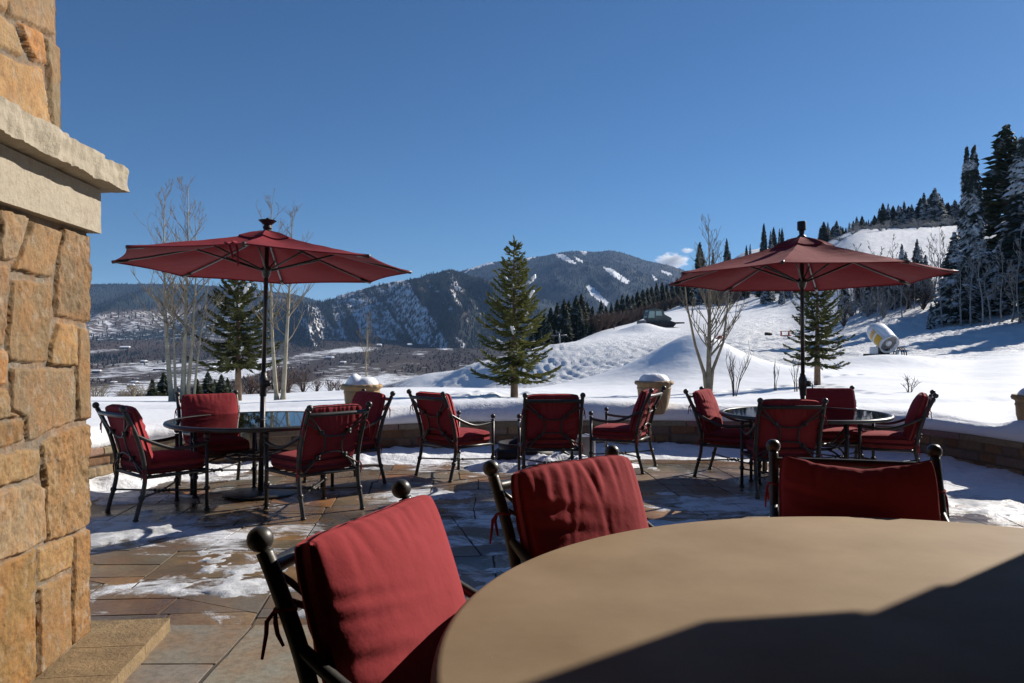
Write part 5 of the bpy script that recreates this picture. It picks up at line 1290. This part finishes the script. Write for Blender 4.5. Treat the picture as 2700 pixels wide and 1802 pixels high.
# small gear on the slope
def on(px, Y): x = at(px, Y); return (x, Y, ground(x, Y))
t = empty('safety_net', on(1897, 95), .3, 'red safety net heaped on the snow behind the bare tree', 'net')
gx = np.linspace(-.75, .75, 14); gy = np.linspace(-.5, .5, 8); A, B = np.meshgrid(gx, gy, indexing='ij')
Z = .02 + .5 * np.exp(-((A / .5) ** 2 + (B / .3) ** 2)) * (1 + .6 * fbm(A * 4, B * 4, 2))
mesh_obj('net_sheet', np.stack([A, B, Z], -1).reshape(-1, 3), grid_faces(14, 8)[:, ::-1], M['red_net'], t)
MB().tube([(-.7, 0, 0), (-.7, 0, .6)], .03, 6).build('post', M['red_net'], t)
t = empty('crash_pad', on(2026, 98), .1, 'small black rolled pad on the slope left of the red sled', 'pad')
mb = MB(); mb.tube([(-.42, 0, .2), (.42, 0, .2)], .2, 14); mb.build('roll', M['black'], t)
MB().tube([(-.12, 0, .2), (-.08, 0, .2)], .215, 14).build('strap', M['iron_dull'], t)
t = empty('rescue_sled', on(2072, 96), -.1, 'red rescue sled frame standing on the slope beside the right spruce', 'sled')
mb = MB(); mb.box((0, -.25, .08), (1.2, .08, .1)); mb.box((0, .25, .08), (1.2, .08, .1)); mb.build('runner', M['red_net'], t, smooth=False)
mb = MB(); mb.box((-.55, 0, .35), (.08, .5, .55)); mb.box((.35, 0, .35), (.08, .5, .55)); mb.box((.0, 0, .6), (1.25, .5, .07)); mb.build('frame', M['red_net'], t, smooth=False)
MB().tube([(.6, .15, .6), (1.2, .15, .68)], .05, 6).build('handle', M['black'], t)
t = empty('lift_tower', on(1473, 124), 0, 'grey ski lift tower with a crossarm at the foot of the slope', 'lift tower')
MB().tube([(.25, 0, -.3), (0, 0, 1.9)], [.14, .11], 8).build('mast', M['steel'], t)
mb = MB(); mb.tube([(-1.3, 0, 1.35), (1.3, 0, 1.45)], .07, 6); mb.build('crossarm', M['steel'], t)
mb = MB(); mb.box((-.4, 0, 2.0), (.12, .2, .5)); mb.box((.3, 0, 2.05), (.12, .2, .5)); mb.box((0, 0, 1.9), (.9, .2, .1)); mb.build('sheave_frame', M['steel'], t, smooth=False)
t = empty('marker_post', on(1619, 146), 0, 'thin dark marker post on the edge of the groomed lane', 'post')
MB().tube([(0, 0, 0), (0, 0, 1.3)], .07, 6).build('stake', M['bark_dark'], t); MB().box((.05, 0, 1.1), (.3, .08, .5)).build('pad', M['black'], t, smooth=False)

# ------------------------------------------------------------------ valley and mountains
def poly_mask(PX, PY, polys):
    m = np.zeros(PX.shape)
    for P in polys:
        ins = np.zeros(PX.shape, bool); n = len(P)
        for i in range(n):
            (xa, ya), (xb, yb) = P[i], P[(i + 1) % n]
            if ya != yb: ins ^= ((ya > PY) != (yb > PY)) & (PX < (xb - xa) * (PY - ya) / (yb - ya) + xa)
        m = np.maximum(m, ins)
    return m
def range_(name, sky_pts, base_pts, y0, y1, yb, n, m, amp, fr, seed, colf, gully=0.0, prof=1.0):
    """height sheet from y0 (foot) up to the crest at y1 and down the far side to yb"""
    px = np.linspace(sky_pts[0][0], sky_pts[-1][0], n)
    top = np.interp(px, [a for a, b in sky_pts], [b for a, b in sky_pts]); foot = np.interp(px, [a for a, b in base_pts], [b for a, b in base_pts])
    top = np.convolve(np.pad(top, 3, mode='edge'), np.ones(7) / 7, 'valid')
    t = np.r_[np.linspace(0, 1, m), 1 + np.linspace(.1, 1, 6)]
    Y = np.where(t <= 1, y0 + (y1 - y0) * t, y1 + (yb - y1) * (t - 1))
    h0 = CAMH - (foot - PY0) * y0 / F; h1 = CAMH - (top - PY0) * y1 / F
    P, T = np.meshgrid(px, t, indexing='ij'); YYm = np.broadcast_to(Y[None], P.shape); X = (P - PX0) / F * YYm
    Tc = np.clip(T, 0, 1)
    Hh = h0[:, None] + (h1 - h0)[:, None] * Tc ** prof
    rid_ = 1 - np.abs(fbm(X * fr, YYm * fr * .35, seed, 5))
    rel_ = np.clip((h1 - h0) / np.max(h1 - h0), 0, 1)[:, None] ** 1.3
    Hh = Hh + rel_ * amp * (rid_ - .75) * np.sin(PI * Tc) ** .8 * (1 - Tc) ** .5 * 2
    if gully: Hh = Hh + rel_ * gully * np.sin(PI * Tc) * (1 - Tc) ** .5 * (.6 - 2 * np.abs(fbm(X * fr * 1.7 + YYm * fr * .5, 0 * X, seed + 4, 3)))
    Hh = np.where(T > 1, h1[:, None] - (T - 1) * (h1 - h0)[:, None] * .8, Hh)
    Hh = Hh + amp * .05 * fbm(X * fr * 9, YYm * fr * 9, seed + 1, 3)
    PYv = PY0 - (Hh - CAMH) * F / YYm
    col, sn = colf(P, PYv, X, YYm, Hh, T)
    o = mesh_obj(name, np.stack([X, YYm, Hh], -1).reshape(-1, 3), grid_faces(n, len(t))[:, ::-1], M['mount'], cols=col.reshape(-1, 3), attrs={'snow': sn.ravel()})
    tag(o, kind='structure')
    return X, YYm, Hh, T, P, PYv, sn
def mixc(a, b, f): return np.array(a) * (1 - f[..., None]) + np.array(b) * f[..., None]
def forest(name, pts, hmin, hmax, mat, wr=.2, sides=4):
    """many small crowns in one mesh"""
    N = len(pts); h = RNG.uniform(hmin, hmax, N); w_ = h * RNG.uniform(wr * .7, wr * 1.3, N); ph = RNG.uniform(0, 6.28, N)
    V = np.zeros((N, sides * 2 + 1, 3)); 
    for k in range(sides):
        a = ph + 2 * PI * k / sides
        V[:, k] = np.stack([pts[:, 0] + w_ * np.cos(a), pts[:, 1] + w_ * np.sin(a), pts[:, 2] - .05 * h], 1)
        V[:, sides + k] = np.stack([pts[:, 0] + w_ * .6 * np.cos(a + .6), pts[:, 1] + w_ * .6 * np.sin(a + .6), pts[:, 2] + h * RNG.uniform(.35, .5, N)], 1)
    V[:, -1] = np.stack([pts[:, 0], pts[:, 1], pts[:, 2] + h], 1)
    b = (np.arange(N) * (sides * 2 + 1))[:, None]
    F_ = []
    for k in range(sides):
        k2 = (k + 1) % sides
        F_.append(np.concatenate([b + k, b + k2, b + sides + k], 1)); F_.append(np.concatenate([b + k2, b + sides + k2, b + sides + k], 1)); F_.append(np.concatenate([b + sides + k, b + sides + k2, b + 2 * sides], 1))
    o = mesh_obj(name, V.reshape(-1, 3), np.concatenate(F_), M[mat], smooth=False)
    tag(o, kind='stuff'); return o
def scatter(data, N, dens):
    X, Y, Hh, T, P, PYv, sn = data
    i = RNG.integers(0, X.shape[0] - 1, N * 6); j = RNG.integers(0, X.shape[1] - 8, N * 6); fi, fj = RNG.random(N * 6), RNG.random(N * 6)
    L = lambda A: (A[i, j] * (1 - fi) + A[i + 1, j] * fi) * (1 - fj) + (A[i, j + 1] * (1 - fi) + A[i + 1, j + 1] * fi) * fj
    d = dens(L(P), L(PYv), L(X), L(Y), L(Hh), L(T), L(sn)); k = RNG.random(N * 6) < d
    pts = np.stack([L(X), L(Y), L(Hh)], 1)[k]; return pts[:N]

# valley floor
def col_valley(P, PYv, X, Y, H, T):
    n = fbm(X * .004, Y * .0016, 2.0, 4); c = mixc((.10, .075, .06), (.055, .045, .042), sm(-.2, .3, n))
    sn = .22 + .55 * fbm(X * .010, Y * .0024, 5.0, 4) + .26 * sm(700, 900, P) * (1 - sm(1250, 1500, Y)) - .12 * sm(1500, 1900, Y)
    sn = sn + .5 * sm(.22, .34, fbm(X * .0045, Y * .0011, 31.0, 3)) * (Y > 500) * (.25 + .75 * sm(520, 660, P))
    return c, sn
px = np.linspace(-900, 3500, 260); Yv = np.geomspace(300, 2700, 90)
P, YYm = np.meshgrid(px, Yv, indexing='ij'); X = (P - PX0) / F * YYm
Hh = np.interp(YYm, [300, 700, 1200, 1700, 2200, 2700], [-52, -50, -41, -20, 8, 40]) + 2.5 * fbm(X * .006, YYm * .004, 1.0, 3)
c_, s_ = col_valley(P, 0, X, YYm, Hh, 0)
o = mesh_obj('valley_floor', np.stack([X, YYm, Hh], -1).reshape(-1, 3), grid_faces(260, 90)[:, ::-1], M['mount'], cols=c_.reshape(-1, 3), attrs={'snow': s_.ravel()}); tag(o, kind='structure')
VAL = (X, YYm, Hh, np.zeros_like(X), P, PY0 - (Hh - CAMH) * F / YYm, s_)
# ground out to the horizon under everything
o = MB().add([(-13000, -2000, -75), (13000, -2000, -75), (13000, 12000, -75), (-13000, 12000, -75)], [(0, 1, 2, 3)]).build('ground', M['snow'], smooth=False); tag(o, kind='structure')

# far left ridge
def col_m1(P, PYv, X, Y, H, T):
    n = fbm(X * .0022, Y * .0012, 3, 4); up = sm(835, 790, PYv)
    dark = sm(-.05, .25, n + .8 * up - .25)
    c = mixc((.115, .088, .075), (.020, .030, .036), np.clip(dark, 0, 1)); sn = .40 - .30 * up + .30 * n - .2 * dark
    return c, sn
m1 = range_('far_ridge', [(-900, 742), (0, 748), (235, 751), (400, 750), (540, 752), (640, 762), (760, 775), (850, 797), (930, 830), (1100, 850)], [(-900, 925), (1100, 925)], 2000, 4600, 6500, 260, 60, 120, .0016, 6.0, col_m1, 80)
# craggy middle mountain
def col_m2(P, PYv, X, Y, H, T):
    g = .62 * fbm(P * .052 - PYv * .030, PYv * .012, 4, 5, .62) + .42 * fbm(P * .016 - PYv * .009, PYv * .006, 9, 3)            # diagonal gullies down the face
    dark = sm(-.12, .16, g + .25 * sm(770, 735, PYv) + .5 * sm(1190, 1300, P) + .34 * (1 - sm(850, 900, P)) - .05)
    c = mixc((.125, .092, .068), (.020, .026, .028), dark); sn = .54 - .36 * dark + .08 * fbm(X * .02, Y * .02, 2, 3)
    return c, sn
m2 = range_('craggy_mountain', [(560, 900), (640, 850), (700, 812), (760, 800), (830, 800), (860, 796), (915, 774), (1000, 752), (1087, 737), (1140, 724), (1187, 711), (1230, 726), (1290, 742), (1400, 800), (1500, 880)], [(560, 945), (1500, 945)], 1750, 2700, 3600, 420, 110, 110, .0042, 9.0, col_m2, 120)
# high ski mountain
RUNS = [[(1222, 722), (1240, 706), (1300, 690), (1302, 697), (1245, 712)], [(1462, 670), (1485, 672), (1522, 698), (1500, 694), (1470, 680)], [(1515, 676), (1535, 688), (1538, 695), (1522, 690)], [(1530, 662), (1548, 664), (1548, 674), (1533, 673)], [(1588, 704), (1612, 710), (1660, 742), (1652, 752), (1606, 722)], [(1544, 754), (1560, 756), (1605, 800), (1600, 808), (1560, 782)], [(1716, 724), (1735, 738), (1728, 742)], [(1745, 714), (1772, 724), (1768, 728), (1745, 719)], [(1385, 684), (1412, 676), (1412, 680), (1388, 690)]]
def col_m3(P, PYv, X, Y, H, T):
    n = fbm(X * .0018, Y * .001, 7, 4); c = mixc((.028, .040, .052), (.075, .066, .062), sm(-.05, .35, n - .3 * sm(720, 800, PYv)))  # fir tone, made bluer to stand for shaded snow between trees
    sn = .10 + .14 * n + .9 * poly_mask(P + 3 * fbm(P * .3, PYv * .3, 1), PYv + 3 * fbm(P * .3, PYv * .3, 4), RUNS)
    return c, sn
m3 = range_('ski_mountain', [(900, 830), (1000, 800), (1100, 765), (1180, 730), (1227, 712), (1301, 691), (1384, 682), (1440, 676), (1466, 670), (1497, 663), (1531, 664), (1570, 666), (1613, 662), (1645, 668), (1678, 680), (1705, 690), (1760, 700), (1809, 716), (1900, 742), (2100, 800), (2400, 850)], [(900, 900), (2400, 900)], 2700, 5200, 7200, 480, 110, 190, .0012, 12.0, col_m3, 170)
# tree cover
forest('mountain_forest', scatter(m2, 15000, lambda P, q, X, Y, H, T, s: np.clip(.95 - 1.25 * s, .16, 1) * (T < .985)), 6, 14, 'far_conifer', .17)
forest('ridge_forest', scatter(m3, 15000, lambda P, q, X, Y, H, T, s: np.where(s > .6, .03, .55) * (T > .2) * (T < .99)), 7, 15, 'far_conifer', .20)
forest('slope_forest', scatter(m1, 6000, lambda P, q, X, Y, H, T, s: np.clip(.75 - 1.3 * s, .0, 1) * (P > 150)), 7, 14, 'far_conifer', .2)
vm = lambda k: (lambda P, q, X, Y, H, T, s: np.clip(k - 2.4 * s + .5 * fbm(X * .006, Y * .0022, 21, 3), 0, 1) * (P > 150) * (P < 1500) * (Y > 620))
forest('valley_forest', scatter(VAL, 13000, lambda P, q, X, Y, H, T, s: np.clip(-.02 - 1.1 * s + 2.6 * fbm(X * .009, Y * .003, 41, 3), 0, 1) * (P > 150) * (P < 1500) * (Y > 620)), 4, 9, 'far_conifer', .24)
forest('valley_woods', scatter(VAL, 8000, vm(.95)), 2.5, 5, 'far_brush', .55)
l9 = 'tiny snow-roofed house far off in the valley'
rnd = random.Random(12)
def vground(x, y):
    p = PX0 + x / y * F; i = int(np.clip(np.searchsorted(px, p) - 1, 0, 258)); j = int(np.clip(np.searchsorted(Yv, y) - 1, 0, 88)); return float(VAL[2][i, j])
for i, (hx, hy) in enumerate([(255, 985), (300, 1010), (345, 1022), (330, 920), (380, 960), (420, 978), (560, 975), (870, 948), (1000, 916), (1080, 917), (905, 960), (355, 1012)]):
    # depth at which the valley floor shows at this row
    Ys = np.linspace(420, 2600, 300); rows = PY0 - (np.interp(Ys, [300, 700, 1200, 1700, 2200, 2700], [-52, -50, -41, -20, 8, 40]) - CAMH) * F / Ys
    Y = float(np.interp(-hy, -rows, Ys)); x = at(hx, Y); g = vground(x, Y)
    k = Y / 900; L, D, Hb = 7 * k * rnd.uniform(.6, 1.9), 6 * k, 2.4 * k * rnd.uniform(.7, 1.3)
    t = empty('house', (x, Y, g), rnd.uniform(-.4, .4), l9, 'house', 'snow-roofed houses in the valley')
    MB().box((0, 0, Hb / 2), (L, D, Hb)).build('wall', M['housewall'], t, smooth=False)
    MB().add([(-L * .54, -D * .6, Hb), (L * .54, -D * .6, Hb), (L * .54, D * .6, Hb), (-L * .54, D * .6, Hb), (-L * .5, 0, Hb * 1.55), (L * .5, 0, Hb * 1.55)], [(0, 1, 5, 4), (2, 3, 4, 5), (1, 2, 5), (3, 0, 4), (3, 2, 1, 0)]).build('roof', M['houseroof'], t, smooth=False)

# ------------------------------------------------------------------ small clouds (volumes beyond the mountains)
t = NT('cloud_vapour'); c = t.coord()
ln = t.new('ShaderNodeVectorMath', operation='LENGTH'); t.link(c, ln.inputs[0])
d = t.math('SUBTRACT', 1.0, ln.outputs['Value']); nz = t.noise(2.4, 5, .6, c)
den = t.math('ADD', d, t.math('MULTIPLY', t.math('SUBTRACT', nz, .55), 1.5)); den = t.ramp(den, [(.10, 0), (.55, 1)])
pv = t.new('ShaderNodeVolumePrincipled'); pv.inputs['Color'].default_value = (.97, .97, .97, 1); t.link(t.math('MULTIPLY', den, .022), pv.inputs['Density']); pv.inputs['Anisotropy'].default_value = .2
t.link(pv.outputs[0], t.out.inputs['Volume']); M['cloud'] = t.m
for i, (cx_, cy_, rx, rz) in enumerate(((1772, 690, 52, 26), (1812, 662, 20, 9))):
    Y = 9000.0; s = Y / F
    o = MB().ball((0, 0, 0), 1.0, 20, 12).build('cloud', M['cloud']); o.location = (at(cx_, Y), Y, zt(cy_, Y)); o.scale = (rx * s, rx * s * .8, rz * s)
    tag(o, ('small white puffy cloud just above the ski mountain shoulder', 'tiny wisp of cloud right above the puffy one')[i], 'cloud', kind='thing')

# ------------------------------------------------------------------ air
t = NT('thin_haze')
pv = t.new('ShaderNodeVolumePrincipled'); pv.inputs['Color'].default_value = (.36, .60, 1.0, 1); pv.inputs['Density'].default_value = 4.6e-5; pv.inputs['Anisotropy'].default_value = .0
t.link(pv.outputs[0], t.out.inputs['Volume'])
o = MB().box((0, 5000, 310), (26400, 14400, 780)).build('haze', t.m, smooth=False); tag(o, kind='stuff')
